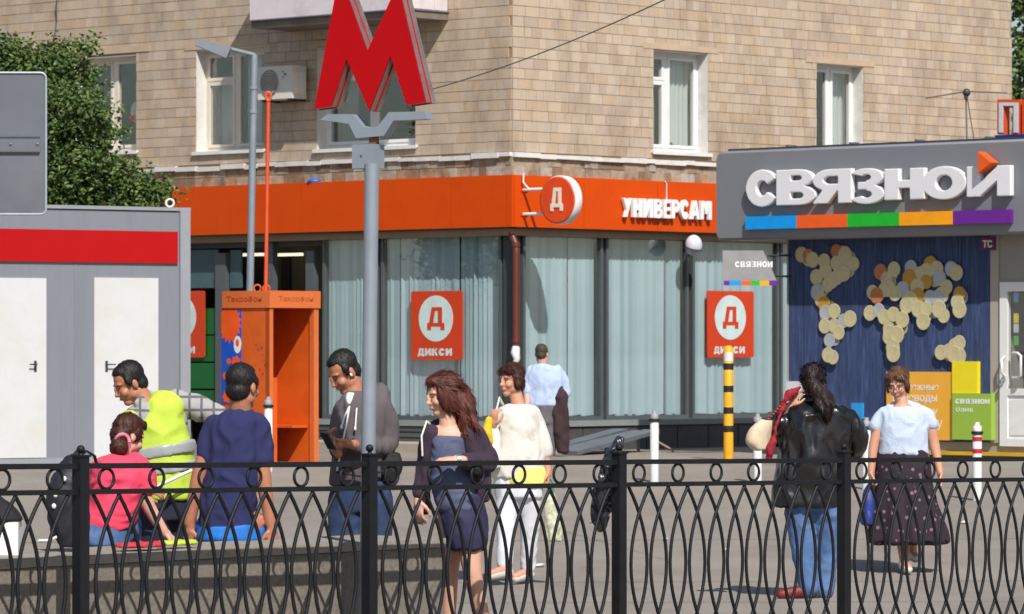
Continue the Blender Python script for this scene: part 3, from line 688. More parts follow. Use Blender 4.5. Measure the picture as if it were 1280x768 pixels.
# metal ramp folded by the plinth
galv = mat("galvanised_grey", S((116,122,128)), .5, metal=.4, var=.12, dirt=S((80,80,80)), dirt_amt=.4)
rp = thing("metal_ramp", FR.pt(2.6,G,.6), "grey metal ramp propped in front of the shop plinth", "ramp")
def PR(x,y,e): u,z = FR.pix(x,y,e); return FR.pt(u,z,e)
def plank(x0,y0,x1,y1,e0,e1,th,name="plank"):
    mb = MB(); a,b = PR(x0,y0,e0),PR(x1,y1,e1); w = (FR.n*.13); dzv = Vector((0,0,-th))
    mb.box8([a-w+dzv,a+w+dzv,b+w+dzv,b-w+dzv,a-w,a+w,b+w,b-w]); mb.build(name, galv, rp)
plank(702,556,775,536,.9,.5,.045); plank(706,561,800,538,1.25,.8,.045); plank(712,564,815,537,1.6,1.0,.05)
for x,y,e in ((776,540,1.2),(798,541,.9),(758,548,1.2)):
    mb = MB(); a = PR(x,y,e); mb.box(a.x-.02,a.x+.02,a.y-.02,a.y+.02,G,a.z-.03); mb.build("support", galv, rp)
mb = MB(); a,b = PR(818,550,1.0),PR(842,564,1.3); mb.tube([a,b],.015,6); mb.build("loose_bar", mat("rust_bar", S((150,130,110)), .7), rp)

# ------------------------------------------------------------------ grey kiosk with the big white letters
KO = P(1100, 572, 51.5); FK = Frame((KO.x, KO.y, 0), (5714, -5345))
kg = mat("kiosk_grey", S((122,124,129)), .42, var=.04, scale=2, dirt=S((100,100,104)), dirt_amt=.3); kb = mat("kiosk_beige", S((150,146,138)), .6, var=.06, dirt=S((126,122,114)), dirt_amt=.3)
kiosk = thing("phone_shop_kiosk", FK.pt(0,G,0), "grey phone shop kiosk with white СВЯЗНОЙ letters and a coin map wall", "kiosk")
ku0 = FK.pix(988,450)[0]; ku1 = FK.pix(1420,450)[0]
zsb = FK.pix(1100,296.5,.42)[1]; zst = FK.pix(1100,181,.42)[1]
dzl = FK.pix(1240,450)[0]; dl = FK.pix(1252,450)[0]; dr = FK.pix(1330,450)[0]; dz0 = FK.pix(1262,558)[1]; dz1 = FK.pix(1262,353)[1]
mb = MB(); mb.fbox(FK,ku0,dl,G,zsb+.1,0,-2.6); mb.fbox(FK,dr,ku1,G,zsb+.1,0,-2.6); mb.fbox(FK,dl,dr,dz1,zsb+.1,0,-2.6); mb.fbox(FK,dl,dr,G,dz0,0,-2.6); mb.build("wall", kb, kiosk)
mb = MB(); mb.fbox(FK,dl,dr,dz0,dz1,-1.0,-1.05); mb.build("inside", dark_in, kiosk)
# sign box with rounded left end
E0, E1 = -2.6, .42
su0 = FK.pix(893,250,E1)[0]; su1 = ku1
rr = .09; pts = [(su1,zsb),(su1,zst)]
for cx, cz, a in ((su0+rr,zst-rr,90),(su0+rr,zsb+rr,180)):
    for k in range(7): q = math.radians(a+k*15); pts.append((cx+rr*math.cos(q), cz+rr*math.sin(q)))
mb = MB(); mb.prism(FK, pts, .0, E1-.05)
pin = [(u+ (.03 if u < su1-.01 else 0)*(1 if u < su0+.5 else 0), z+(-.03 if z > (zsb+zst)/2 else .03)) for u, z in pts]
n = len(pts); A = [FK.pt(u,z,E1-.05) for u,z in pts]; B = [FK.pt(u,z,E1) for u,z in pin]
mb.add(A+B,[[i,(i+1)%n,n+(i+1)%n,n+i][::-1] for i in range(n)],True); mb.add(B,[list(range(n))])
sb = mb.build("sign_box", kg, kiosk)
mb = MB(); mb.fbox(FK,su0+.12,su1,zst+.001,zst+.03,-2.5,E1-.12); roof = mb.build("roof_edge", dark_m, kiosk)
for x in (987,1066,1148,1236):
    u = FK.pix(x,178,.2)[0]; mb = MB(); mb.fbox(FK,u-.02,u+.02,zst+.0305,zst+.055,.1,.25); mb.build("roof_clip", galv, kiosk)
# big letters: hand-cut wide heavy capitals
Ft = E1+.085; Fb = E1+.02
big_w = mat("big_letter_white", S((224,224,226)), .35, var=.02); big_s = mat("big_letter_side", S((186,186,192)), .45)
LET = [('С',932,972,213,258),('В',970,1019,212,256.5),('Я',1014,1064,211.5,254.5),('З',1060,1105,211,254.5),('Н',1105,1155,210.5,250),('О',1152,1207,208.5,249),('И',1208,1263,207.5,246)]
for ch, x0, x1, yt, yb in LET:
    a,b,c,d = FK.rect(x0,yt,x1,yb,Ft); mb = MB(); cut_letter(mb,ch,FK,a,b,c,d,Fb-.01,Ft); skin_mesh("letter",mb,big_w,sb,.0065,4)
tri_m = mat("arrow_orange", S((226,92,22)), .4)
def kp(x,y,e=Ft): return FK.pix(x,y,e)
mb = MB(); mb.prism(FK,[kp(1228,190),kp(1244.5,203.5),kp(1228,217)][::-1],Fb,Ft+.09); mb.build("arrow_mark", tri_m, sb)
cols = [(0,148,226),(232,92,24),(24,176,40),(244,160,0),(104,30,140)]
xs = [931.5,995.5,1059,1124,1191,1263]
ST = [mat("stripe_"+str(i), S(c), .4) for i, c in enumerate(cols)]
a,b,zb0,zt0 = FK.rect(xs[0],266.5,xs[-1],283,E1+.06)
for i in range(5):
    x0, x1 = FK.pix(xs[i],275,E1+.06)[0], FK.pix(xs[i+1],275,E1+.06)[0]
    mb = MB(); mb.fbox(FK,x0,x1-.002,zb0,zt0,E1+.001,E1+.06); mb.build("colour_bar", ST[i], sb)
# denim wall with the coin map
def denim():
    m = mat("denim_print", S((46,62,98)), .85, var=.45, scale=9, stretch=(3.2,3.2,.22), dirt=S((84,104,150)), dirt_amt=.75, dscale=11)
    return m
du0,du1,dz_0,dz_1 = FK.rect(987,300,1239,551)
dz_1 = zsb+.09
mb = MB()
nst = 14
mb.fbox(FK,du0,du1,dz_0,dz_1,.001,.018); dn = mb.build("denim_panel", denim(), kiosk)
mb = MB()
for x in (1006,1104,1203): u = FK.pix(x,400)[0]; mb.fbox(FK,u-.004,u+.004,dz_0,dz_1-.1,.018,.0195)
mb.build("seam", mat("seam_navy", S((22,34,66)), .8), dn)
pale, silv, cop, gold = (mat("coin_"+k, S(c), .6, var=.12, scale=20) for k, c in (("pale",(192,182,140)),("silver",(168,172,174)),("copper",(178,112,74)),("gold",(178,138,46))))
def crop1(l): return [(880+x/3.0725, 180+y/3.0725, c) for x, y, c in l]
def crop2(l): return [(900+x/3.368, 380+y/3.368, c) for x, y, c in l]
p_,s_,c_,g_ = 0,1,2,3
coins = crop1([(377,425,0),(404,432,2),(420,445,0),(435,512,0),(512,412,2),(465,450,0),(545,425,0),(512,458,0),(470,487,0),(550,440,0),(578,460,0),(540,497,0),(495,525,0),(515,512,0),(480,540,0),(440,570,1),(452,598,0),(465,614,3),(470,648,1),(468,700,0),(505,643,0),(505,700,0),(540,680,1),(565,672,0),(522,725,0),(487,755,1),
 (683,492,2),(707,520,0),(735,482,0),(800,475,1),(875,463,3),(835,500,0),(900,480,0),(795,515,3),(860,490,0),(955,480,1),(975,495,0),(910,515,1),(860,530,3),(825,550,0),(938,550,0),(920,580,0),(905,592,1),(875,590,1),(828,585,3),(770,560,1),(740,575,0),(715,555,0),(700,560,0),(655,570,0),(671,583,2),(800,598,0),(785,620,0),(830,635,0),(860,635,0),(910,635,0),(928,660,0),(850,682,0),(645,650,0),(680,640,1),(700,665,0),(735,655,0),(770,675,0),(718,710,0),(750,730,0),(990,575,3),(982,608,0),(990,637,0)])+crop2([
 (465,215,0),(485,225,0),(720,140,0),(745,150,0),(722,120,0),(755,130,0),(738,185,0),(740,210,0),(940,205,0),(975,200,0),(1000,180,0),(1018,165,0),(1018,220,0),(995,212,0)])
fill = []
for i in range(len(coins)):
    for j in range(i+1, len(coins)):
        q = math.hypot(coins[i][0]-coins[j][0], (coins[i][1]-coins[j][1])*.85)
        if 9 < q < 17 and rng.random() < .3: fill.append(((coins[i][0]+coins[j][0])/2+rng.uniform(-2,2), (coins[i][1]+coins[j][1])/2+rng.uniform(-2,2), rng.choice((0,0,0,0,1))))
coins = fill[:60]+coins
coin_me = {}
for i, (x, y, k) in enumerate(coins):
    u, z = FK.pix(x, y, .02); r = 10.3*.0098*rng.uniform(.86,1.06)
    if k not in coin_me:
        m_ = MB(); m_.lathe((0,0,0),[(.098,0),(.098,.0022),(.096,.003),(.087,.003),(.083,.0026),(.0,.0026)],22,ax=FK.n)
        o_ = m_.build("coin",[pale,silv,cop,gold][k]); coin_me[k] = o_.data; COL.objects.unlink(o_); bpy.data.objects.remove(o_)
    o = bpy.data.objects.new("coin", coin_me[k]); COL.objects.link(o); o.parent = dn; o.location = FK.pt(u,z,.0185+.00048*i)-wpos(dn); sc_ = r/.098; o.scale = (sc_,sc_,sc_)
# small adverts along the bottom of the map
def advert(x0,y0,x1,y1,col,e,lines=(),rough=.5):
    a,b,c,d = FK.rect(x0,y0,x1,y1,e); mb = MB(); mb.fbox(FK,a,b,c,d,.019,e); ad = mb.build("advert_board", mat("advert_%d_%d_%d" % col, S(col), rough, var=.03), dn)
    for tx, lx0, ly0, lx1, ly1 in lines:
        a,b,c,d = FK.rect(lx0,ly0,lx1,ly1,e); mb = MB(); put_text(mb,FK,tx,a,b,c,d,e,e+.003,0,.004) if tx != 'СВЯЗНОЙ' else cut_word(mb,tx,FK,a,b,c,d,e,e+.003,.1); mb.build("lettering", [sign_w,sign_w], ad)
advert(1108,465,1190,550,(232,170,58),.06,[("Денежные",1120,479,1173,490),("переводы",1116,494,1171,505),("по всему",1116,511,1172,521),("миру",1144,525,1178,538)])
advert(1190,452,1221.5,492,(232,212,30),.08)
advert(1190.2,492.3,1239,550,(148,182,66),.10,[("СВЯЗНОЙ",1194,499,1237,505),("банк",1195,509,1217,515)])
advert(983,477,1012,505,(210,212,216),.05); advert(1064,504,1078,524,(40,150,214),.05)
mb = MB(); a,b,c,d = FK.rect(1225,296,1243,313,.05); mb.fbox(FK,a,b,c,d,.02,.05); bs = mb.build("purple_sign", mat("purple_sign", S((92,26,92)), .5), dn)
mb = MB(); put_text(mb,FK,"тс",a+.04,b-.03,c+.03,d-.04,.05,.053,0,.02); mb.build("lettering", sign_w, bs)
# frames, plinth, door
fr_m = mat("kiosk_frame", S((168,158,146)), .6, var=.05)
mb = MB(); mb.fbox(FK,ku0-.035,du0-.003,G+.2,zsb+.05,-.1,.03); mb.fbox(FK,du1+.003,dl-.03,G+.2,zsb+.05,.001,.02); mb.build("frame_post", fr_m, kiosk)
mb = MB(); mb.fbox(FK,ku0,ku1,G-.1,FK.pix(1262,567)[1]-.03,.0005,.06); mb.build("base_plinth", plinth_m, kiosk)
mb = MB(); z = FK.pix(1262,567)[1]; mb.fbox(FK,ku0+.6,ku1,z-.03,z+.012,.001,.09); mb.build("yellow_strip", mat("yellow_paint", S((214,170,30)), .5, var=.1, dirt=S((120,96,30)), dirt_amt=.4), kiosk)
mb = MB(); fw = .11
mb.fbox(FK,dl,dl+fw,dz0,dz1,.04,-.03); mb.fbox(FK,dr-fw,dr,dz0,dz1,.04,-.03); mb.fbox(FK,dl+fw,dr-fw,dz1-fw,dz1,.04,-.03); mb.fbox(FK,dl+fw,dr-fw,dz0,dz0+.09,.04,-.03)
zmid = FK.pix(1265,489)[1]; mb.fbox(FK,dl+fw,dr-fw,zmid-.05,zmid+.03,.04,-.03); mb.fbox(FK,dl+fw,dr-fw,dz0+.09,zmid-.05,.02,.0)
door = mb.build("door", pvc, kiosk)
mb = MB(); mb.fbox(FK,dl+fw+.03,dr-fw-.03,dz0+.13,zmid-.1,.02,.028); mb.build("door_panel", pvc, door)
mb = MB(); mb.fbox(FK,dl+fw,dr-fw,zmid+.03,dz1-fw,.01,.002); mb.build("pane", win_glass, door)
for col, y0, y1 in (((96,170,214),366,378),((238,220,60),392,404),((90,180,80),420,432),((214,214,214),405,416)):
    a,b,c,d = FK.rect(1267,y0,1273,y1,.0); mb = MB(); mb.fbox(FK,a,b,c,d,-.005,-.001); mb.build("sticker", mat("sticker_%d"%y0, S(col), .6), door)
mb = MB()
def hk(x,y,e): u,z = FK.pix(x,y,e); return FK.pt(u,z,e)
mb.tube([hk(1266,441.5,.05),hk(1272,441.5,.12),hk(1276,445,.13),hk(1276,470,.13),hk(1272,472.5,.12),hk(1266,472.5,.05)],.016,8); mb.tube([hk(1255,446,.05),hk(1252,450,.12),hk(1252,466,.12),hk(1255,470,.05)],.016,8); mb.build("handle", pvc, door)
mb = MB(); mb.tube([hk(1256,474,.05),hk(1252,476,.1),hk(1252,484,.1)],.014,8); mb.build("lever", galv, door)
# small hanging sign on the corner of the kiosk
hs0 = P(903,313,52.0); FS = Frame((hs0.x,hs0.y,0),(1,-.12))
def sp(x,y): return FS.pix(x,y)
hsg = thing("hanging_sign", FS.pt(*sp(940,357)), "small grey СВЯЗНОЙ sign with coloured stripe hung beside the denim wall", "sign")
mb = MB(); mb.prism(FS,[sp(903.5,351),sp(971,351),sp(954,313.5),sp(903.5,313.5)],-.04,.04); mb.build("board", mat("sign_grey", S((142,142,142)), .5), hsg)
mb = MB(); a = sp(919,334.5); b = sp(966,327); cut_word(mb,"СВЯЗНОЙ",FS,a[0],b[0],a[1],b[1],.04,.045,.1); mb.build("lettering", [big_w,big_s], hsg)
xb = [905,912,927,939,950,962,973]
for i, c in enumerate((4,0,1,2,3,4)):
    a = sp(xb[i],357); b = sp(xb[i+1],351.3); mb = MB(); mb.fbox(FS,a[0],b[0]-.002,a[1],b[1],-.04,.045); mb.build("colour_bar", ST[c], hsg)
mb = MB(); mb.tube([FS.pt(*sp(960,320)),FK.pt(ku0,sp(960,318)[1],-.05)],.015,6); mb.tube([FS.pt(*sp(966,345)),FK.pt(ku0,sp(960,345)[1],-.05)],.015,6); mb.build("bracket", dark_m, hsg)
# orange letter sign on the roof
def kr(x,y,e=-.6): return FK.pix(x,y,e)
rs = thing("roof_letter_sign", FK.pt(kr(1262,172)[0],zst,-.6), "white П letter with orange rim standing on the kiosk roof", "sign")
def outline(x0,y0,x1,y1,cx0,cx1,cy): return [kr(x,y) for x,y in ((x0,y1),(x0,y0),(x1,y0),(x1,y1),(cx1,y1),(cx1,cy),(cx0,cy),(cx0,y1))]
mb = MB(); mb.prism(FK,outline(1246.5,124.5,1274,168,1254.5,1265.5,134.5)[::-1],-.72,-.6); mb.build("letter_shell", mat("rim_orange", S((214,76,30)), .4), rs)
mb = MB(); mb.prism(FK,outline(1249,128.5,1273,166,1254,1267.5,132.5)[::-1],-.6,-.59); mb.build("letter_face", mat("face_pale", S((196,210,214)), .4), rs)
mb = MB(); a,b,c,d = FK.rect(1277.5,124.5,1304,168,-.6); mb.fbox(FK,a,b,c,d,-.72,-.6); mb.build("letter_shell", mat("rim_orange", S((214,76,30)), .4), rs)
mb = MB(); a,b,c,d = FK.rect(1245,168,1310,173.5,-.6); mb.fbox(FK,a,b,zst+.031,d,-.74,-.57); mb.build("base_rail", mat("rail_blue", S((24,44,130)), .5), rs)
# TV antenna on the roof
ax = FK.pt(kr(1209,175,-1.5)[0],0,-1.5); za = lambda y: EYE+(HZ-y)*ax.y/F; xa = lambda x: (x-640)*ax.y/F
an = thing("roof_antenna", (ax.x,ax.y,zst), "thin rod antenna on a pole behind the kiosk roof", "antenna")
mb = MB(); mb.tube([(xa(1209),ax.y,zst),(xa(1207.5),ax.y,za(120))],.012,6); mb.build("pole", galv, an)
mb = MB(); mb.ell((xa(1208),ax.y-.02,za(116)),(.05,.05,.05),None,10,8); mb.tube([(xa(1208),ax.y-.02,za(116)),(xa(1207),ax.y-.02,za(124))],.03,6); mb.build("junction_box", dark_m, an)
mb = MB(); mb.tube([(xa(1157),ax.y-.02,za(123)),(xa(1208),ax.y-.02,za(114.5))],.011,6); mb.build("rod", mat("rod_brown", S((112,88,76)), .5), an)
mb = MB(); mb.tube([(xa(1208),ax.y-.02,za(114.5)),(xa(1259),ax.y-.02,za(116.5))],.011,6); mb.build("rod", MATS["rod_brown"], an)
mb = MB(); mb.tube([(xa(1209),ax.y,za(122)),(xa(1214),ax.y+.05,za(150)),(xa(1220),ax.y,zst)],.007,5); mb.build("cable", MATS["rod_brown"], an)

# ------------------------------------------------------------------ grey site cabin on the left
LO = P(100,582,47.9); FC = Frame((LO.x,LO.y,0),(7960,5345))
cg = mat("cabin_grey", S((124,128,136)), .5, var=.05, scale=2, stretch=(2.5,2.5,.25), dirt=S((98,100,106)), dirt_amt=.45); cl = mat("cabin_trim", S((142,146,152)), .5, var=.05)
cred = mat("cabin_red", S((172,8,12)), .45, var=.03, spec=.25); cdoor = mat("cabin_door", S((202,204,204)), .5, var=.03, dirt=S((188,176,150)), dirt_amt=.35, dscale=1.3)
cab = thing("site_cabin", FC.pt(0,gz(47.9),0), "grey site cabin with red band and white doors at left", "cabin")
cz0, cz1 = gz(47.9)-.05, FC.pix(140,263.5)[1]; cu0 = FC.pix(-120,400)[0]; cu1 = FC.pix(236.5,400)[0]
mb = MB(); mb.fbox(FC,cu0,cu1-.01,cz0,cz1,0,-2.4); mb.build("wall", cg, cab)
mb = MB(); ub = FC.pix(224,400)[0]; mb.fbox(FC,ub,cu1,cz0,cz1+.01,.001,.03); mb.build("corner_post", cl, cab)
mb = MB(); mb.fbox(FC,cu0-.02,cu1+.01,cz1+.011,cz1+.05,.02,-2.42); mb.build("roof", cl, cab)
a,b,c,d = FC.rect(-100,287,222.5,327.5,.03); mb = MB(); mb.fbox(FC,a,b,c,d,.001,.03); mb.build("red_band", cred, cab)
for x0,x1,hx in ((-42,58,44),(118,198,133)):
    a,b,c,d = FC.rect(x0,347.5,x1,573,.02); mb = MB(); mb.fbox(FC,a,b,c,d,.001,.02); dd = mb.build("door", cdoor, cab)
    hu,hz_ = FC.pix(hx,458,.02); mb = MB(); mb.fbox(FC,hu-.015,hu+.015,hz_-.06,hz_+.06,.02,.028); mb.tube([FC.pt(hu,hz_+.02,.028),FC.pt(hu,hz_+.02,.07),FC.pt(hu+(-.09 if hx < 50 else .09),hz_+.02,.07)],.009,6); mb.build("handle", dark_m, dd)
mb = MB(); a,b,c,d = FC.rect(-100,573,224,600,.012); mb.fbox(FC,cu0,ub-.002,cz0,d,.001,.012); mb.build("base_strip", cl, cab)
for x in (92,104): pass
mb = MB(); a,b,c,d = FC.rect(93,345,95.5,573,.004); mb.fbox(FC,a,b,c,cz1-.3,.0005,.004); mb.build("seam", cg, cab)
mb = MB(); pz = FC.pt(FC.pix(213.5,262)[0],cz1+.1,-.02)
mb.lathe(pz+Vector((0,.02,-.0)),[(.045,-.012),(.058,0),(.045,.012)],16,ax=(.2,-1,0)); 
mb = MB(); mb.tube([pz+Vector((.045*math.cos(t*math.pi/8),0,.045*math.sin(t*math.pi/8))) for t in range(17)],.013,6); mb.build("lifting_eye", sign_w, cab)
# back of a traffic board in front of the cabin
SO = P(0,180,40.0); FB = Frame((SO.x,SO.y,0),(1,.03)); bd = lambda x,y: FB.pix(x,y)
sg = thing("traffic_board", (P(-52,0,40).x,40.05,gz(40)), "grey back of a traffic board above the site cabin", "traffic sign")
bm_ = mat("board_back", S((98,103,110)), .5, metal=.1, var=.16, scale=1.5, dirt=S((122,108,114)), dirt_amt=.5, dscale=1.0)
r = .05; u0,u1,z0,z1 = FB.rect(-165,91,57.5,268); pts = []
for cx, cz, a in ((u1-r,z1-r,0),(u0+r,z1-r,90),(u0+r,z0+r,180),(u1-r,z0+r,270)):
    for k in range(6): q = math.radians(a+k*18); pts.append((cx+r*math.cos(q), cz+r*math.sin(q)))
mb = MB(); mb.prism(FB,pts,-.03,0); mb.build("plate", bm_, sg)
mb = MB(); mb.tube([FB.pt(*p,.004) for p in pts+[pts[0]]],.012,6); mb.build("rim", mat("board_rim", S((170,178,186)), .4, metal=.3), sg)
for y0,y1 in ((172,189),(108,122)):
    if y0 == 108: continue
    a,b,c,d = FB.rect(-160,y0,50,y1); mb = MB(); mb.fbox(FB,a,b,c,d,.001,.02); bb = mb.build("bar", bm_, sg)
    mb = MB(); mb.fbox(FB,a,b,d,d+.012,.001,.03); mb.fbox(FB,a,b,c-.012,c,.001,.03); mb.build("bar_lip", mull, bb)
    for x in (13.5,47,-80): mb = MB(); mb.ell(FB.pt(*bd(x,180.5),.021),(.016,.012,.016),None,8,6); mb.build("bolt", galv, bb)
mb = MB(); p = P(-52,0,40); mb.tube([(p.x,40.0,gz(40)-.1),(p.x,40.0,z1)],.05,12); mb.build("pole", galv, sg)

# ------------------------------------------------------------------ orange phone booth
BO = P(336.5,582,48.6); BZ = gz(48.6)
bo_m = mat("booth_orange", S((208,92,26)), .5, var=.08, scale=4, dirt=S((150,58,24)), dirt_amt=.45, dscale=2.5); bo_h = mat("booth_header", S((206,106,52)), .55, var=.06)
bA = Frame((BO.x,BO.y,0),(5345,5714)); bB = Frame((BO.x,BO.y,0),(5714,-5345))    # open front (right), side wall (left)
wA = bA.pix(397,480)[0]; wB = bB.pix(276,480)[0]; zb1 = bB.pix(336,385)[1]; zb2 = bB.pix(336,363.5)[1]
booth = thing("phone_booth", (BO.x,BO.y,BZ), "orange phone booth with a blue picture poster on its side", "phone booth")
mb = MB(); mb.fbox(bB,wB,-.0,BZ,zb1,0,-.04); side = mb.build("side_wall", bo_m, booth)
mb = MB(); mb.fbox(bA,wA-.05,wA,BZ,zb1,0,-.72); mb.build("side_wall", bo_m, booth)
mb = MB(); mb.fbox(bA,.0,.05,BZ,zb1,.012,-.06); mb.fbox(bA,wA-.07,wA+.004,BZ,zb1,.012,-.06); mb.build("post", bo_h, booth)
mb = MB(); mb.fbox(bA,.045,wA-.052,BZ,zb1,-.66,-.71); mb.build("back_wall", bo_m, booth)
mb = MB(); mb.fbox(bA,-.02,wA+.02,zb1+.001,zb2,.03,-.76); head = mb.build("header", bo_h, booth)
mb = MB(); dk = mat("booth_print", S((172,72,36)), .5); h = zb2-zb1
put_text(mb,bA,"Таксофон",.12,wA-.1,zb1+h*.3,zb1+h*.7,.03,.032,0,.01); mb.build("lettering", dk, head); mb = MB(); put_text(mb,bB,"Таксофон",wB+.12,-.1,zb1+h*.3,zb1+h*.7,.02,.024,0,.01); mb.build("lettering", dk, head)
for x in (304,340,347):
    pass
for fx, uu in ((bB,wB*.45),(bA,.1)):
    p = fx.pt(uu,zb2+.03,-.3); mb = MB(); mb.tube([p+Vector((.04*math.cos(t*math.pi/8),0,.04*math.sin(t*math.pi/8))) for t in range(17)],.011,6); mb.build("lifting_eye", bo_m, head)
# poster on the side wall
blue_m = mat("picture_blue", S((30,84,190)), .5, var=.1); or_m = mat("picture_orange", S((232,88,26)), .5)
a = bB.pix(277,392)[0]; b = bB.pix(302,392)[0]; zt = bB.pix(290,388)[1]; zb = bB.pix(290,505)[1]
mb = MB(); mb.fbox(bB,a,b,zb,zt,.001,.006); pic = mb.build("picture", blue_m, side)
mb = MB(); cu, cz_ = bB.pix(287,404,.006); pts = []
for k in range(36): r = (.19 if k % 2 else .15); pts.append((max(a,min(b,cu+r*math.cos(k*math.pi/18)*1.05)), min(zt,cz_+r*1.25*math.sin(k*math.pi/18))))
mb.prism(bB,pts,.006,.008); mb.build("sunburst", or_m, pic)
mb = MB(); cu, cz_ = bB.pix(297,431,.006); mb.prism(bB,[(min(b,cu+.06*math.cos(k*math.pi/12)),cz_+.10*math.sin(k*math.pi/12)) for k in range(24)],.006,.010); mb.build("round_label", sign_w, pic)
mb = MB(); cu, cz_ = bB.pix(297,431,.006); mb.prism(bB,[(cu+.03*math.cos(k*math.pi/8),cz_+.02+.045*math.sin(k*math.pi/8)) for k in range(16)],.010,.011); mb.build("mark", or_m, pic)
for x,y,r in ((295,453,.06),(286,452,.03),(298,462,.03),(282,470,.04),(284,496,.06),(298,500,.05)):
    cu, cz_ = bB.pix(x,y,.006); mb = MB(); mb.prism(bB,[(min(b,max(a,cu+r*(1+.3*(k%2))*math.cos(k*math.pi/7))),cz_+r*(1+.3*(k%2))*math.sin(k*math.pi/7)) for k in range(14)],.006,.009); mb.build("splash", or_m, pic)
mb = MB()
for i in range(14):
    u = wB*.12-.0+rng.uniform(-.14,.07); z = BZ+rng.uniform(.7,1.6); q = rng.uniform(.01,.03); mb.fbox(bB,u,u+q,z,z+.008,.001,.003); mb.fbox(bB,u,u+.008,z,z+q,.003,.004)
tag(mb.build("scratches", mat("scratch_dark", S((120,52,26)), .7), side), kind="stuff")
# phone unit and locker inside
mb = MB(); z0 = bA.pix(350,470,-.3)[1]; mb.fbox(bA,.12,.46,BZ,z0-.02,-.35,-.655); mb.build("lower_cabinet", bo_m, booth)
mb = MB(); mb.prism(bA,[(.16,z0),(.42,z0),(.42,z0+.14),(.29,z0+.34),(.16,z0+.22)][::-1],-.65,-.42); ph = mb.build("phone_unit", bo_h, booth)
mb = MB(); mb.fbox(bA,.2,.38,z0+.02,z0+.05,-.42,-.412); mb.build("label_strip", sign_w, ph)
mb = MB(); mb.prism(bA,[(.22,z0+.09),(.36,z0+.09),(.29,z0+.22)][::-1],-.42,-.412); mb.build("dark_mark", dark_in, ph)
mb = MB(); mb.fbox(bA,.46,wA-.06,BZ+.4,BZ+.43,-.1,-.65); mb.build("shelf", bo_m, booth)
mb = MB(); p = bA.pt(bA.pix(343,370,.0)[0],0,-.1); zz = lambda y: EYE+(HZ-y)*p.y/F
mb.tube([(p.x-.03,p.y,zb2-.02),(p.x,p.y,zz(128))],.022,8); mb.tube([(p.x+.028*math.cos(t*math.pi/8),p.y,zz(121)+.05*math.sin(t*math.pi/8)) for t in range(17)],.018,6); mb.build("tall_rod", mat("rod_orange", S((212,78,34)), .5), booth)

# ------------------------------------------------------------------ street lamp behind the booth, metro letter
lampm = mat("lamp_post_grey", S((138,148,158)), .45, metal=.25, var=.08, dirt=S((110,116,122)), dirt_amt=.35)
Y = 50.6; b0 = P(310.5,400,Y); sl = thing("street_lamp", (b0.x,Y,gz(Y)), "slim grey street lamp with flat head behind the orange booth", "street lamp")
t0 = P(318,69,Y); mb = MB(); mb.tube([(b0.x-.02,Y,gz(Y)-.05),t0],[.047,.04],12); mb.build("post", lampm, sl)
a0 = P(286,61,Y-.15); mb = MB(); mb.tube([t0,a0],.026,8); mb.build("arm", lampm, sl)
h0 = P(287,66,Y-.15); h1 = P(245,54,Y-.35); d = (h1-h0); s_ = Vector((0,-.14,0)); upv = Vector((.02,0,.045))
mb = MB(); mb.box8([h0-s_-upv*1.6,h0+s_-upv*1.6,h1+s_*.8-upv*.6,h1-s_*.8-upv*.6,h0-s_+upv*1.2,h0+s_+upv*1.2,h1+s_*.8+upv*.9,h1-s_*.8+upv*.9]); mb.build("lamp_head", lampm, sl)
for y in (110,140):
    mb = MB(); q = P(318-(y-69)*.0245,y,Y); mb.lathe(q,[(.05,-.02),(.052,0),(.05,.02)],12); mb.build("collar", lampm, sl)

MY = 22.62; an_ = math.radians(27); mo = P(465,130,MY); FM = Frame((mo.x,MY,0),(math.cos(an_),-math.sin(an_)))
met = thing("metro_sign", (P(460,0,MY).x,MY,0), "red metro letter М on a grey bracket and pole behind the fence", "sign")
mred = mat("metro_red", S((168,2,10)), .4, var=.02, spec=.2); msil = mat("metro_rim", S((150,140,132)), .4, metal=.5, var=.2, dirt=S((150,20,24)), dirt_amt=.6, dscale=9)
m2 = lambda x,y,e=0: FM.pix(x,y,e)
# one symmetric letter fitted in its own plane
MP = [(392.5,136.5),(414,133.5),(433,74),(461.5,139),(488,70),(508,131.5),(532,128),(499,-13),(494,-13),(459,64),(430,-17),(421,-17)]
pts = [m2(x,y) for x,y in MP]
mb = MB(); mb.prism(FM,pts,-.12,-.012,0); mb.build("letter_shell", msil, met)
mb = MB(); mb.prism(FM,[(u,z) for u,z in pts],-.0115,.0); mb.build("letter_face", mred, met)
mb = MB()
for k in range(len(pts)): mb.tube([FM.pt(*pts[k],-.06),FM.pt(*pts[(k+1)%len(pts)],-.06)],.006,6)
mb.build("red_trim", mred, met)
gp = mat("metro_grey", S((140,150,160)), .45, metal=.2, var=.07, dirt=S((116,124,132)), dirt_amt=.3)
BR = [(401,150),(410,143),(441,143),(456,159.5),(473,159),(487,140.5),(531,139.5),(534,149),(493,151),(481,170),(446,173),(437,155)]
mb = MB(); mb.prism(FM,[m2(x,y,-.03) for x,y in BR],-.10,-.02); mb.build("bracket", gp, met)
mb = MB(); a = m2(456.5,180); b = m2(465,170); mb.fbox(FM,a[0],b[0],a[1]-.02,b[1]+.01,-.08,-.04); mb.build("connector", mat("connector_rust", S((120,80,60)), .7), met)
mb = MB(); a,b,c,d = FM.rect(440,180.5,468,210.5,.0); mb.fbox(FM,a,b,c,d,-.11,.0); jb = mb.build("junction_box", gp, met)
for x,y in ((452,195),(469,195)):
    pass
mb = MB(); 
for x,y in ((451.5,195),): mb.ell(FM.pt(*m2(x,y),.001),(.006,.004,.006),None,8,6)
mb.build("bolt", dark_m, jb)
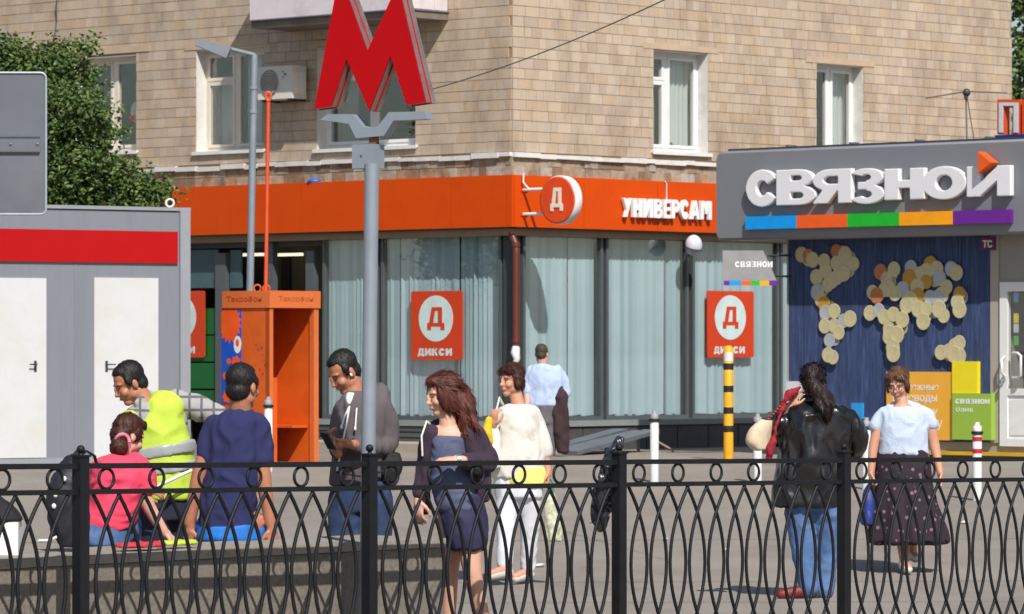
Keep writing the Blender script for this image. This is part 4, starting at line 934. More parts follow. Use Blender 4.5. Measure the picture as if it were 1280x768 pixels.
mb = MB(); tp = P(464.8,205,MY+.02); bt = P(460.4,570,MY+.02); d_ = (bt-tp)/ (bt.z-tp.z); mb.tube([tp, bt+d_*(0-bt.z)],.0385,16); mb.build("pole", gp, met)
mb = MB(); q = tp+d_*(-.28); mb.lathe(q+Vector((0,0,0)),[(.0387,-.2),(.0389,-.2)],12)
mb = MB(); q = tp+d_*(0-tp.z); mb.lathe((q.x,q.y,0),[(.09,0),(.09,.012),(.045,.02)],16); mb.build("base_flange", gp, met)

# ------------------------------------------------------------------ bollards
bw = mat("bollard_white", S((212,212,210)), .5, var=.05, dirt=S((160,154,146)), dirt_amt=.35); bgm = mat("bollard_cap_grey", S((140,142,146)), .5); bred = mat("bollard_red", S((190,30,36)), .5); blk = mat("black_paint", S((28,28,28)), .5); byel = mat("bollard_yellow", S((228,164,20)), .5, var=.06, dirt=S((160,110,30)), dirt_amt=.3)
def bollard(x, yt, yb, label, red=False):
    lo, hi = 36.0, 52.0
    for _ in range(40):
        m_ = (lo+hi)/2; yy = HZ+(EYE-gz(m_))*F/m_
        if yy > yb: lo = m_
        else: hi = m_
    Y = lo; c = P(x,yb,Y); c.z = gz(Y); H = (yb-yt)*Y/F; r = .045
    t = thing("bollard", c, label, "bollard", "short white posts on the plaza")
    mb = MB(); mb.lathe(c,[(r,0),(r,H-.12),(r*.95,H-.118)],14); mb.build("post", bw, t)
    mb = MB(); mb.lathe(c+Vector((0,0,H-.118)),[(r*1.25,0),(r*1.3,.015),(r*1.25,.03)],14); mb.build("collar", blk, t)
    mb = MB(); mb.lathe(c+Vector((0,0,H-.088)),[(r*.95,0),(r*.95,.05),(r*.55,.055),(r*.5,.088)],14); mb.build("cap", bgm if not red else bw, t)
    if red:
        for y in (549,564): mb = MB(); mb.lathe(c+Vector((0,0,(yb-y)*Y/F)),[(r*1.04,-.022),(r*1.04,.022)],14); mb.build("red_band", bred, t)
bollard(818,513,603,"plain white bollard right of the metal ramp")
bollard(947,517,604,"white bollard half hidden by the beige shoulder bag")
bollard(1083,522,612,"white bollard between the leather coat and the white T-shirt woman")
bollard(1221.5,528,626,"white bollard with two red bands under the green advert", True)
bollard(335.5,496,590,"white bollard in front of the orange phone booth")
Y = 50.2; c = P(910.5,571,Y); c.z = gz(Y); H = (571-428)*Y/F
t = thing("striped_bollard", c, "tall yellow post with black bands in front of the poster", "bollard")
mb = MB(); mb.lathe(c,[(.058,0),(.058,H-.03),(.03,H)],16); mb.build("post", byel, t)
for y in (454,482,509,550-18+.0):
    mb = MB(); mb.lathe(c+Vector((0,0,(571-y)*Y/F)),[(.0595,-.038),(.0595,.038)],16); mb.build("black_band", blk, t)
mb = MB(); mb.lathe(c+Vector((0,0,H-.13)),[(.0595,-.05),(.0595,.05)],16); mb.build("white_tape", bw, t)
# ------------------------------------------------------------------ iron fence in front
FA = Vector((-640/260.0, F/260.0, 0)); FBv = Vector((640/200.0, F/200.0, 0))
FF = Frame((FA.x, FA.y, 0), (FBv.x-FA.x, FBv.y-FA.y)); LF = (FBv-FA).length
iron = mat("black_iron", S((18,19,23)), .58, var=.15, scale=12, bump=.15, bscale=90, spec=.35, dirt=S((38,38,40)), dirt_amt=.3, dscale=6)
drop = lambda u: -.12*u/LF
fence = thing("iron_fence", FF.pt(LF*.45, 0), "black wrought iron fence with rings and crossing curved bars in the foreground", "fence")
pu = [FF.pix(x, 600)[0] for x in (101, 462, 774, 1055)]
pu = [pu[0]-2.02*2, pu[0]-2.02]+pu+[pu[-1]+2.02, pu[-1]+4.04]
ZTOP, ZLOW, ZBOT = 1.19, 1.063, .17
hw = .030
bar_me = {}
def share(key, fn, name, m_):
    if key not in bar_me:
        q = MB(); fn(q); o_ = q.build(name, m_); bar_me[key] = o_.data; COL.objects.unlink(o_); bpy.data.objects.remove(o_)
    return bar_me[key]
def inst(key, fn, name, m_, parent, loc):
    o = bpy.data.objects.new(name, share(key, fn, name, m_)); COL.objects.link(o); o.parent = parent; o.location = Vector(loc)-wpos(parent); return o
F0 = Frame((0,0,0), (FF.t.x, FF.t.y))
def post_shape(q):
    q.fbox(F0, -hw, hw, 0, ZTOP+.045, hw, -hw); q.fbox(F0, -hw-.006, hw+.006, ZTOP+.0452, ZTOP+.055, hw+.006, -hw-.006)
    q.lathe((0,0,ZTOP+.055), [(.014,0),(.010,.008)], 10); q.ell((0,0,ZTOP+.082), (.021,.021,.021), None, 14, 10)
def arc_shape(sgn):
    def fn(q):
        H = ZLOW-ZBOT; w = .158; pts = []
        for k in range(17):
            t = k/16; pts.append(F0.pt(sgn*w*(1-(2*t-1)**2), ZLOW-.012-(H-.024)*t, -.004*sgn))
        q.tube(pts, .0100, 6)
    return fn
def ring_shape(q):
    R = .0495; q.tube([F0.pt(R*math.cos(t*math.pi/12), R*math.sin(t*math.pi/12), 0) for t in range(25)], .0082, 6, caps=False)
for k, u in enumerate(pu):
    o = inst("post", post_shape, "post", iron, fence, FF.pt(u, drop(u)))
for a, b in zip(pu[:-1], pu[1:]):
    for zc, hh in ((ZTOP, .0135), (ZLOW, .0125), (ZBOT, .0125)):
        q = MB(); A = [FF.pt(a+hw, zc+drop(a)-hh, .016), FF.pt(b-hw, zc+drop(b)-hh, .016), FF.pt(b-hw, zc+drop(b)-hh, -.016), FF.pt(a+hw, zc+drop(a)-hh, -.016)]
        q.box8(A+[p+Vector((0,0,2*hh)) for p in A]); q.build("rail", iron, fence)
    for i in range(6):
        u = a+(b-a)*(i+.5)/6; inst("ring", ring_shape, "ring", iron, fence, FF.pt(u, (ZTOP+ZLOW)/2+drop(u)))
    for i in range(12):
        u = a+(b-a)*(i+.5)/12
        for sg_ in (1, -1):
            if (i == 0 and sg_ < 0) or (i == 11 and sg_ > 0): continue
            inst(("arc", sg_), arc_shape(sg_), "curved_bar", iron, fence, FF.pt(u, drop(u)))
# granite parapet behind it
gran = mat("granite", S((120,113,104)), .75, var=.25, scale=40, bump=.25, bscale=120, dirt=S((84,74,66)), dirt_amt=.6, dscale=30)
gran_t = mat("granite_cap", S((146,139,129)), .8, var=.2, scale=40, bump=.2, bscale=120, dirt=S((108,98,88)), dirt_amt=.5, dscale=6)
EW0, EW1 = -.40, -1.05; ue = FF.pix(556, 700, EW0)[0]; ZW = .72
wall = thing("granite_parapet", FF.pt(ue/2, 0, EW0), "low speckled granite wall with stone cap behind the fence", "wall")
us = [-3.4, -2.0, -.75, .55, 1.85, ue]
for a, b in zip(us[:-1], us[1:]):
    q = MB(); q.fbox(FF, a+.002, b-.002, -.05, ZW-.052, EW0-.012, EW1+.02); q.build("granite_slab", gran, wall)
us2 = [-3.4, -1.6, .2, ue+.012]
for a, b in zip(us2[:-1], us2[1:]):
    q = MB(); q.fbox(FF, a+.002, b-.002, ZW-.048, ZW, EW0, EW1); q.build("cap_stone", gran_t, wall)

# ------------------------------------------------------------------ trees
bark = mat("bark", S((84,70,58)), .9, var=.3, bump=.6, bscale=30)
def leafmat(n, cols): return mat(n, cols[0], .5, var=.2, scale=3, rnd=('island', cols), spec=.35)
leafA = leafmat("leaf_left", [S(c) for c in ((64,88,38),(76,100,44),(54,76,34),(94,114,54),(68,92,44),(58,80,38),(110,126,66))])
leafB = leafmat("leaf_right", [S(c) for c in ((74,98,44),(60,84,38),(88,110,54),(54,76,36),(98,118,60))])
def leaf_quad(vs, fs, p, s, r):
    d = Vector((r.gauss(0,1), r.gauss(0,1), r.gauss(-.25,.7))).normalized(); n = Vector((r.gauss(0,.7), r.gauss(0,.7)-.3, r.gauss(.6,.6)))
    w = d.cross(n)
    if w.length < 1e-4: w = d.orthogonal()
    w.normalize(); f = d.cross(w)*.12*s; b = len(vs)
    vs += [tuple(p), tuple(p+d*s*.45+w*s*.30+f), tuple(p+d*s), tuple(p+d*s*.45-w*s*.30+f), tuple(p+d*s*.5-f)]
    fs += [(b, b+1, b+4), (b+1, b+2, b+4), (b+2, b+3, b+4), (b+3, b, b+4)]
def tree(c, clumps, nl, ls, lm, label, seed, r0=.14, ztrunk=None):
    r = random.Random(seed); t = thing("leafy_tree", c, label, "tree"); vs = []; fs = []
    q = MB(); top = Vector((sum(k[0] for k in clumps)/len(clumps), sum(k[1] for k in clumps)/len(clumps), max(k[2] for k in clumps)))
    mid = Vector(c).lerp(top, .45)
    q.tube([Vector(c)-Vector((0,0,.1)), Vector(c).lerp(mid,.5)+Vector((.05,0,0)), mid, mid.lerp(top,.6)], [r0,r0*.8,r0*.6,r0*.25], 10); q.build("trunk", bark, t)
    for cx, cy, cz, R in clumps:
        st = mid.lerp(top, r.uniform(-.3,.5)); e_ = Vector((cx,cy,cz))
        q = MB(); q.tube([st, st.lerp(e_,.5)+Vector((r.gauss(0,.08),r.gauss(0,.08),.08)), e_], [r0*.3,r0*.18,r0*.05], 6); q.build("limb", bark, t)
        for _ in range(6):
            d = Vector((r.gauss(0,1),r.gauss(0,1),r.gauss(.2,1))).normalized()*R*r.uniform(.7,1.15)
        nT = max(6, int(nl*R*R))
        for _ in range(nT):      # twigs carrying tufts of leaves
            d = Vector((r.gauss(0,1),r.gauss(0,1),r.gauss(.1,.9))).normalized()*R*(r.random()**.55)*r.uniform(.85,1.12)
            p = e_+d
            for _ in range(8):
                leaf_quad(vs, fs, p+Vector((r.gauss(0,.09),r.gauss(0,.09),r.gauss(0,.07))), ls*r.uniform(.65,1.25), r)
    me = bpy.data.meshes.new("foliage"); me.from_pydata([tuple(Vector(v)-Vector(c)) for v in vs], [], fs); me.materials.append(lm); me.update()
    o = bpy.data.objects.new("foliage", me); COL.objects.link(o); o.parent = t; tag(o, kind="stuff")
    return t
YT = 54.5
def cl(x, y, R, dy=0): p = P(x, y, YT+dy); return (p.x, p.y, p.z, R)
tree(Vector((P(70,0,YT).x, YT, G)), [cl(30,95,.5),cl(85,95,.42,.2),cl(-30,110,.7),cl(55,150,.62),cl(100,140,.38,-.3),cl(115,165,.32,.2),cl(10,190,.7),cl(85,215,.55),cl(120,205,.36,-.3),cl(150,228,.34),cl(185,238,.24),cl(205,246,.16,-.2),cl(110,255,.5),cl(165,262,.4),cl(40,260,.6),cl(108,58,.12),cl(70,72,.22),cl(10,70,.25),cl(-60,200,.7),cl(142,170,.1),cl(60,310,.6),cl(150,300,.4)],
     980, .078, leafA, "bushy green tree behind the grey cabin at left", 5)
YT = 70.0
tree(Vector((P(1330,0,YT).x, YT, G)), [cl(1300,20,.8),cl(1285,85,.5),cl(1290,140,.55),cl(1340,60,1.0),cl(1330,-40,1.0),cl(1290,-30,.7),cl(1285,180,.5),cl(1360,150,1.0),cl(1272,55,.22),cl(1273,110,.2),cl(1320,200,.8)], 60, .14, leafB, "green tree seen past the right end of the tiled building", 9, .2)
# distant block of greenery closing the gap right of the building
YT = 82.0
tree(Vector((P(1345,0,YT).x, YT, G)), [cl(1290,40,1.2),cl(1290,120,1.2),cl(1300,200,1.3),cl(1360,90,1.6),cl(1350,0,1.5),cl(1300,-60,1.3),cl(1300,280,1.3)], 34, .2, leafB, "darker tree standing further back past the building end", 11, .2)
# ------------------------------------------------------------------ people: one remeshed body each, clothes and hair as children
def spline(pts, sub=4):
    pts = [np.array(p, dtype=float) for p in pts]
    if len(pts) < 3: 
        return [pts[0]+(pts[-1]-pts[0])*k/sub for k in range(sub+1)]
    P_ = [2*pts[0]-pts[1]]+pts+[2*pts[-1]-pts[-2]]; out = []
    for i in range(1, len(P_)-2):
        a,b,c,d = P_[i-1:i+3]
        for k in range(sub):
            t = k/sub; out.append(.5*((2*b)+(-a+c)*t+(2*a-5*b+4*c-d)*t*t+(-a+3*b-3*c+d)*t**3))
    out.append(pts[-1]); return out
def limb(mb, pts, rads, n=14, sub=4, flat=1.0, ends=True):
    q = spline([(*p, r) for p, r in zip(pts, rads)], sub)
    mb.tube([Vector(x[:3]) for x in q], [max(.003, x[3]) for x in q], n, 0, True, flat)
    if ends:
        for p, r in ((pts[0], rads[0]), (pts[-1], rads[-1])): mb.ell(p, (r*.98,)*3, None, 12, 8)
def loft(mb, secs, n=28, sub=4, pw=2.3):
    # secs: (x, y, z, rx, ry, yaw)
    q = spline(secs, sub); vs = []
    for x,y,z,rx,ry,yw in q:
        for k in range(n):
            t = 2*math.pi*k/n; c_, s_ = math.cos(t), math.sin(t)
            a = rx*math.copysign(abs(c_)**(2/pw), c_); b = ry*math.copysign(abs(s_)**(2/pw), s_)
            vs.append((x+a*math.cos(yw)-b*math.sin(yw), y+a*math.sin(yw)+b*math.cos(yw), z))
    m = len(q); fs = [[i*n+k,(i+1)*n+k,(i+1)*n+(k+1)%n,i*n+(k+1)%n] for i in range(m-1) for k in range(n)]
    if q[0][2] < q[-1][2]: fs = [f[::-1] for f in fs]
    mb.add(vs, fs+[list(range(n)), list(range((m-1)*n, m*n))[::-1]], True)
SKIN = mat("skin_light", S((196,142,116)), .5, var=.06, scale=12, sss=.12); SKIN2 = mat("skin_tan", S((176,118,90)), .5, var=.06, scale=12, sss=.12); SKIN3 = mat("skin_pale", S((212,164,140)), .5, var=.05, scale=12, sss=.12)
hair_k = dict(rough=.5, var=.4, scale=26, bump=.4, bscale=60, stretch=(3,3,.35), spec=.35)
HBLACK = mat("hair_black", S((30,25,24)), **hair_k); HBROWN = mat("hair_brown", S((66,34,24)), **hair_k); HMID = mat("hair_midbrown", S((92,62,44)), **hair_k); HGREY = mat("hair_greybrown", S((70,58,50)), **hair_k)
eye_m = mat("eye_dark", S((40,28,24)), .25); lip_m = mat("lips", S((172,104,92)), .5)
def strands(hair, f, m_, n=1500, ln=.04, wd=.0032, flow=None, mess=.25, lift=.010):
    me = hair.data; off = wpos(hair.parent); r = random.Random(f.seed); pol = me.polygons; np_ = len(pol); vs = []; fs = []
    crown = f.A((0,.05,.12))
    for _ in range(n):
        p_ = pol[r.randrange(np_)]; nrm = Vector(p_.normal); p = Vector(p_.center)+off
        v = (p-crown).normalized() if flow is None else flow(p)
        t = v-nrm*v.dot(nrm); t += Vector((r.gauss(0,mess),r.gauss(0,mess),r.gauss(0,mess)))
        t -= nrm*t.dot(nrm)
        if t.length < 1e-4: continue
        t.normalize(); w = t.cross(nrm)*wd*r.uniform(.6,1.3); L_ = ln*r.uniform(.5,1.4); h = lift*r.uniform(.1,1.0); p = p-nrm*.002; b = len(vs)
        vs += [p-w, p+w, p+t*L_*.5+nrm*h+w, p+t*L_*.5+nrm*h-w, p+t*L_+nrm*h*.6]; fs += [(b,b+1,b+2,b+3),(b+3,b+2,b+4)]
    q = MB(); q.add(vs, fs, True); o = q.build("hair_strands", m_, f.root); tag(o, kind="stuff"); return o
class Fig:
    def __init__(s, Y, foot, label, skin, seed, group=None):
        s.Y = Y; s.k = F/Y; s.seed = seed; s.skin = skin
        s.root = thing("person", P(foot[0], foot[1], Y), label, "person"); s.body = MB(); s.keep = []; s.late = []
    def J(s, x, y, d=0.0): return P(x, y, s.Y+d)
    def L(s, pts): return [s.J(*p) for p in pts]
    def head(s, x, y, yaw, pitch=0, roll=0, size=1.0, d=0.0, face=True):
        # yaw: degrees, 0 faces the camera, positive turns to the image right; pitch positive looks down
        c = s.J(x, y, d); R = Matrix.Rotation(math.radians(yaw), 3, 'Z') @ Matrix.Rotation(math.radians(pitch), 3, 'X') @ Matrix.Rotation(math.radians(roll), 3, 'Y')
        s.hc, s.hR, s.hs = c, R, size; A = lambda p: c+R @ (Vector(p)*size)
        s.A = A; b = s.body
        for p, r in (((0,.015,.035),(.073,.09,.085)),((0,-.018,-.03),(.060,.068,.074)),((0,-.052,-.09),(.032,.030,.024)),((0,-.092,-.022),(.013,.020,.014)),((0,-.084,.002),(.010,.016,.026)),
                     ((.037,-.056,-.026),(.025,.026,.024)),((-.037,-.056,-.026),(.025,.026,.024)),((0,-.063,.030),(.052,.018,.014)),((0,-.078,-.055),(.024,.014,.013)),
                     ((.074,.012,-.008),(.010,.019,.031)),((-.074,.012,-.008),(.010,.019,.031)),((.045,.0,-.06),(.022,.04,.03)),((-.045,.0,-.06),(.022,.04,.03))):
            b.ell(A(p), tuple(v*size for v in r), R, 16, 12)
        s.keep.append((tuple(A((0,-.06,-.02))), .075))
        if face:
            for sx in (-1, 1):
                q = MB(); q.ell(A((sx*.031,-.079,.006)), tuple(v*size for v in (.0085,.005,.0036)), R, 10, 6); s.late.append(("eye", q, eye_m))
                q = MB(); q.tube([A((sx*.014,-.081,.026)), A((sx*.032,-.079,.031)), A((sx*.05,-.066,.025))], .0017*size, 6); s.late.append(("eyebrow", q, None))
            q = MB(); q.ell(A((0,-.0885,-.056)), tuple(v*size for v in (.017,.0065,.0055)), R, 12, 6); s.late.append(("lips", q, lip_m))
    def neck(s, x, y, d=0, r=.056): s.body_limb([s.A((0,.022,-.05)), s.J(x, y, d)], [r*.96, r])
    def core(s, pts):
        a, b, c = pts; dn = Vector((0,0,-.07)); limb(s.body, [a+dn*.3, a.lerp(b,.4)+dn, b, c], [.045,.085,.10,.105])
    def body_limb(s, pts, rads, **k): limb(s.body, pts, rads, **k)
    def hand(s, wrist, dirv, palm, curl=.5, thumb=1, sc=1.0, spread=.1):
        dv = Vector(dirv).normalized(); pn = Vector(palm); pn = (pn-dv*pn.dot(dv)).normalized(); ac = dv.cross(pn).normalized(); w = Vector(wrist); b = s.body
        Rm = Matrix((ac, dv, pn)).transposed()
        b.ell(w+dv*.045*sc, (.040*sc,.052*sc,.016*sc), Rm, 14, 10); limb(b, [w-dv*.02, w+dv*.02*sc], [.025*sc,.027*sc], 10, 2)
        for i, ln in enumerate((.068,.078,.073,.056)):
            off = (i-1.5)*.0205*sc; p = w+dv*.078*sc+ac*off; a = 0; pts = [p-dv*.02*sc, p]
            for j, fr_ in enumerate((.46,.31,.25)):
                a += curl*(.7 if j == 0 else .9)*(1+.08*i); d2 = (dv*math.cos(a)+pn*math.sin(a)+ac*off*spread*8).normalized(); p = p+d2*ln*fr_*sc; pts.append(p)
            limb(b, pts, [.0092*sc,.0088*sc,.0082*sc,.0076*sc,.0068*sc], 8, 2)
        tp = w+dv*.02*sc-ac*thumb*.03*sc; t1 = tp+(dv*.6-ac*thumb*.6+pn*.35).normalized()*.036*sc; t2 = t1+(dv*.85-ac*thumb*.1+pn*.5).normalized()*.03*sc; t3 = t2+(dv*.9+pn*.4).normalized()*.022*sc
        limb(b, [tp,t1,t2,t3], [.013*sc,.0112*sc,.0098*sc,.0082*sc], 8, 2)
        s.keep.append((tuple(w+dv*.08), .06))
    def torso(s, mb, secs, grow=0.0, pw=2.3):
        # secs: (x, y, half width px, depth m[, depth offset m, yaw deg])
        L_ = []
        for q in secs:
            d = q[4] if len(q) > 4 else 0; yw = math.radians(q[5]) if len(q) > 5 else 0; c = s.J(q[0], q[1], d)
            L_.append((c.x, c.y, c.z, q[2]/s.k+grow, q[3]+grow, yw))
        loft(mb, L_, pw=pw)
    def finish(s, brow=None, voxel=.0065):
        s.bodyo = skin_mesh("body", s.body, s.skin, s.root, voxel, 5, keep=s.keep, seed=s.seed)
        for n, q, m_ in s.late: q.build(n, m_ or brow, s.root)
    def cloth(s, name, fn, m_, voxel=.010, fold=.006, fscale=(12,12,6), it=5, fine=0, ripple=None, seed=0):
        q = MB(); fn(q); return skin_mesh(name, q, m_, s.root, voxel, it, fold, fscale, fine, (), s.seed*7+seed, ripple)
    def hair_short(s, m_, thick=0.0, nape=-.03, top=0.0):
        q = MB(); A = s.A; R = s.hR; z = s.hs
        q.ell(A((0,.030,.048+top)), tuple(v*z for v in (.0785+thick,.087+thick,.082+thick)), R, 20, 14); q.ell(A((0,.052,nape+.01)), tuple(v*z for v in (.067+thick,.057+thick,.062)), R, 16, 12)
        q.ell(A((0,-.004,.090)), tuple(v*z for v in (.056+thick,.056,.030+thick)), R, 16, 10)
        for sx in (-1,1): q.ell(A((sx*.069,-.01,.03)), tuple(v*z for v in (.012+thick,.024,.035)), R, 10, 8)
        h = skin_mesh("hair", q, m_, s.root,   .006, 4, .0018, (40,40,30), .001, seed=s.seed); strands(h, s, m_, 2000, .02, .0022, None, .16, .003); return h
def capsule_set(*limbs_):
    def fn(q):
        for pts, rads in limbs_: limb(q, pts, rads)
    return fn
denim_b = mat("jeans_blue", S((74,104,150)), .85, var=.2, scale=6, bump=.3, bscale=160, dirt=S((124,150,186)), dirt_amt=.6, dscale=7)
denim_d = mat("jeans_dark", S((40,58,92)), .85, var=.2, scale=6, bump=.3, bscale=160, dirt=S((76,98,134)), dirt_amt=.4, dscale=6)
black_c = mat("black_cloth", S((24,24,27)), .8, var=.15)
shoe_w = mat("shoe_pale", S((206,200,190)), .5); shoe_r = mat("shoe_red", S((112,30,34)), .55); shoe_k = mat("shoe_dark", S((50,46,46)), .5)
def foot(f, x, y, dx, d=0.0, ln=.24, dy=-.6):
    a = f.J(x, y, d); v = Vector((dx, dy, 0)).normalized(); up = Vector((0,0,1))
    return [a-v*.05+up*.045, a+v*ln*.3+up*.035, a+v*ln*.68+up*.022], [.040,.038,.030]

# --- woman in the white top with white trousers
f = Fig(32.0, (645,730), "woman in white patterned top and white trousers carrying bags", SKIN, 11)
f.head(638.5,476,-48,6,0,1.0); f.neck(648,506,0,.052)
f.core(f.L([(648,512),(648,560),(648,600)])); f.body_limb(f.L([(628,514),(668,514)]), [.040,.040])
LA = f.L([(630,520),(613,545,-.04),(617,531,-.16)]); RA = f.L([(664,519),(679,556,.0),(685,590,-.03)])
f.body_limb(LA, [.046,.036,.028]); f.body_limb(RA, [.046,.038,.028])
f.hand(LA[2], (.05,-.3,1), (.5,.7,-.2), .7, 1); f.hand(RA[2], (0,-.1,-1), (-1,0,.1), .8, 1)
LL = f.L([(636,608),(632,660,-.06),(630,706,-.10)]); RL = f.L([(660,608),(661,662,.06),(659,712,.10)])
f.body_limb(LL, [.085,.055,.036]); f.body_limb(RL, [.085,.055,.036])
f.body_limb(*foot(f,630,721,-.5,-.12)); f.body_limb(*foot(f,658,724,-.35,.06)); f.finish(HBROWN)
top_m = mat("white_print_top", S((214,210,200)), .85, var=.08, scale=4, bump=.2, bscale=30, dirt=S((150,146,136)), dirt_amt=.55, dscale=9)
yel_m = mat("yellow_hem", S((222,216,120)), .85, var=.1); trou_w = mat("white_trousers", S((214,216,222)), .8, var=.04)
f.cloth("top", lambda q: (f.torso(q, [(648,506,14,.08),(648,512,23,.105),(648,522,27,.12),(648,534,29,.13),(648,556,31,.135),(648,578,33,.14),(648,598,34,.145)]), limb(q, f.L([(665,516),(674,538),(681,564)]), [.058,.064,.062]), limb(q, f.L([(626,518),(617,540,-.02)]), [.06,.062])), top_m, fold=.008, fscale=(9,9,5))
f.cloth("hem_panel", lambda q: f.torso(q, [(656,584,25,.153),(657,596,27.5,.158),(657,606,28,.158)]), yel_m, fold=.006)
f.cloth("trousers", lambda q: (f.torso(q,[(648,588,30,.12),(648,606,31,.125),(648,622,30,.12)]), limb(q, f.L([(636,612),(632,660,-.06),(631,704,-.1)]), [.098,.072,.058]), limb(q, f.L([(661,612),(662,662,.06),(660,709,.1)]), [.098,.072,.056])), trou_w, fold=.006)
q = MB(); A = f.A
for p, r in (((0,.030,.052),(.083,.090,.084)),((.02,-.036,.080),(.056,.040,.032)),((-.028,-.038,.076),(.048,.036,.03)),((.072,.01,.0),(.02,.045,.06)),((-.072,.01,.0),(.02,.045,.06)),((0,.06,-.02),(.07,.055,.07)),((0,.085,.0),(.04,.03,.05))): q.ell(A(p), r, f.hR)
HLEN = .035; FLOW = lambda p: (p-f.A((0,.0,.13))).normalized()+Vector((0,0,-.5))
h_ = skin_mesh("hair", q, HBROWN, f.root, .006, 3, .004, (30,30,20), .002, seed=4); strands(h_, f, h_.data.materials[0], 2600, HLEN, .0026, FLOW, .10, .004)
for (x,y,dx,d) in ((630,721,-.5,-.12),(658,724,-.35,.06)):
    pts, r = foot(f,x,y,dx,d); f.cloth("shoe", lambda q: limb(q,[p-Vector((0,0,.012)) for p in pts],[v+.004 for v in r]), shoe_w, fold=0)
# bags she carries
strap_m = mat("bag_white", S((222,220,210)), .7, var=.05); bagf = mat("bag_floral", S((196,196,170)), .7, var=.35, scale=30, dirt=S((110,130,80)), dirt_amt=.8, dscale=25)
sb_ = thing("shoulder_bag", f.J(618,580,-.18), "white and yellow shoulder bag held by the woman in white trousers", "bag")
skin_mesh("bag_body", (lambda q: (loft(q,[(*f.J(617,585,-.14),.055,.05,.2),(*f.J(616,560,-.14),.06,.05,.2),(*f.J(616,535,-.14),.045,.035,.2)]), q)[1])(MB()), strap_m, sb_, .008, 3, .006)
q = MB(); q.tube(f.L([(615,540,-.16),(620,515,-.17),(624,498,-.12),(630,508,.05)]),.014,8,flat=.5); q.build("strap", strap_m, sb_)
skin_mesh("yellow_cloth", (lambda q: (limb(q, f.L([(611,526,-.2),(609,541,-.2),(613,552,-.19)]), [.028,.042,.03]), q)[1])(MB()), mat("yellow_cloth", S((226,186,40)), .8), sb_, .008, 3, .008)
cb = thing("carrier_bag", f.J(690,676), "pale patterned carrier bag with green top hanging from her hand", "bag")
skin_mesh("bag_body", (lambda q: (loft(q,[(*f.J(692,676,-.03),.055,.035,.3),(*f.J(692,655,-.03),.06,.045,.3),(*f.J(690,630,-.03),.05,.03,.3),(*f.J(688,618,-.03),.025,.02,.3)]), q)[1])(MB()), bagf, cb, .008, 3, .010, (18,18,10))
q = MB(); q.tube(f.L([(688,620,-.03),(684,606,-.05),(686,596,-.05),(692,606,-.03),(691,620,-.03)]),.008,6); q.build("handle", mat("bag_green", S((60,150,90)), .6), cb)

# --- brown-haired woman in the purple cardigan
f = Fig(24.0, (575,820), "long-haired woman in purple cardigan and blue dress walking left", SKIN3, 12)
f.head(552,494,-62,16,0,.97); f.neck(560,532,0,.05)
f.core(f.L([(562,540),(565,580),(572,620)])); f.body_limb(f.L([(541,541),(590,541)]), [.040,.040])
f.torso(f.body,[(562,533,10,.045),(562,541,22,.07),(562,556,21,.08)])
RA = f.L([(597,546),(609,580,-.02),(575,575,-.22)]); LA = f.L([(542,547),(527,590,.02),(523,626,-.03)])
f.body_limb(RA, [.048,.040,.026]); f.body_limb(LA, [.048,.038,.027])
f.hand(RA[2], (-1,-.15,.05), (.1,.2,-1), .35, 1); f.hand(LA[2], (0,-.1,-1), (.6,.6,0), .5, -1)
LL = f.L([(566,640),(562,712,.10),(561,790,.16)]); RL = f.L([(585,640),(590,712,-.06),(604,775,-.02)])
f.body_limb(LL, [.088,.055,.036]); f.body_limb(RL, [.09,.056,.042]); f.body_limb([RL[2], f.J(611,812,.05)], [.042,.03])
f.body_limb(*foot(f,561,826,-.9,.16,dy=-.2)); f.body_limb(*foot(f,612,828,-.9,.05,dy=-.2)); f.finish(HBROWN)
dress_m = mat("dress_blue", S((78,84,112)), .8, var=.15, scale=10, bump=.25, bscale=60); skirt_m = mat("dress_navy", S((42,40,72)), .8, var=.12); card_m = mat("cardigan_purple", S((52,36,52)), .9, var=.12, bump=.3, bscale=120, sheen=.05)
f.cloth("dress", lambda q: f.torso(q,[(561,545,22,.078),(561,554,22.5,.098),(560,572,22,.115),(563,592,25,.12),(570,616,28,.13),(577,640,28,.14)]), dress_m, fold=.010, fscale=(7,7,16))
f.cloth("skirt", lambda q: f.torso(q,[(574,618,27,.13),(579,645,28,.145),(582,668,27,.15),(582,687,23.5,.145)]), skirt_m, fold=.010, fscale=(10,10,5))
f.cloth("cardigan", lambda q: (f.torso(q,[(583,541,15,.075,.01),(591,560,14,.10,.02),(595,582,15,.11,.03),(599,606,14,.115,.04),(600,627,10,.11,.05)]),
    f.torso(q,[(543,539,9,.07,.0),(536,560,7,.09,.02),(532,590,6,.1,.04),(530,620,7,.1,.05),(530,642,6,.08,.06)]),
    limb(q, f.L([(592,544),(604,562,.02),(610,580,-.02),(594,578,-.13),(583,576,-.18)]), [.064,.062,.054,.046,.04]), limb(q, f.L([(539,543),(530,585,.02),(525,618,-.02)]), [.056,.052,.044]), limb(q, f.L([(541,538,.06),(563,533,.10),(590,538,.06)]), [.05,.05,.055])), card_m, fold=.008, fscale=(14,14,7))
q = MB(); A = f.A
for p, r in (((0,.028,.050),(.082,.089,.084)),((0,.07,-.02),(.074,.062,.09)),((.070,.02,-.02),(.022,.05,.08)),((-.070,.03,-.02),(.022,.05,.08)),((-.066,-.018,.0),(.016,.042,.075)),((.066,-.018,.0),(.016,.042,.075)),((0,-.026,.090),(.06,.05,.034))): q.ell(A(p), r, f.hR)
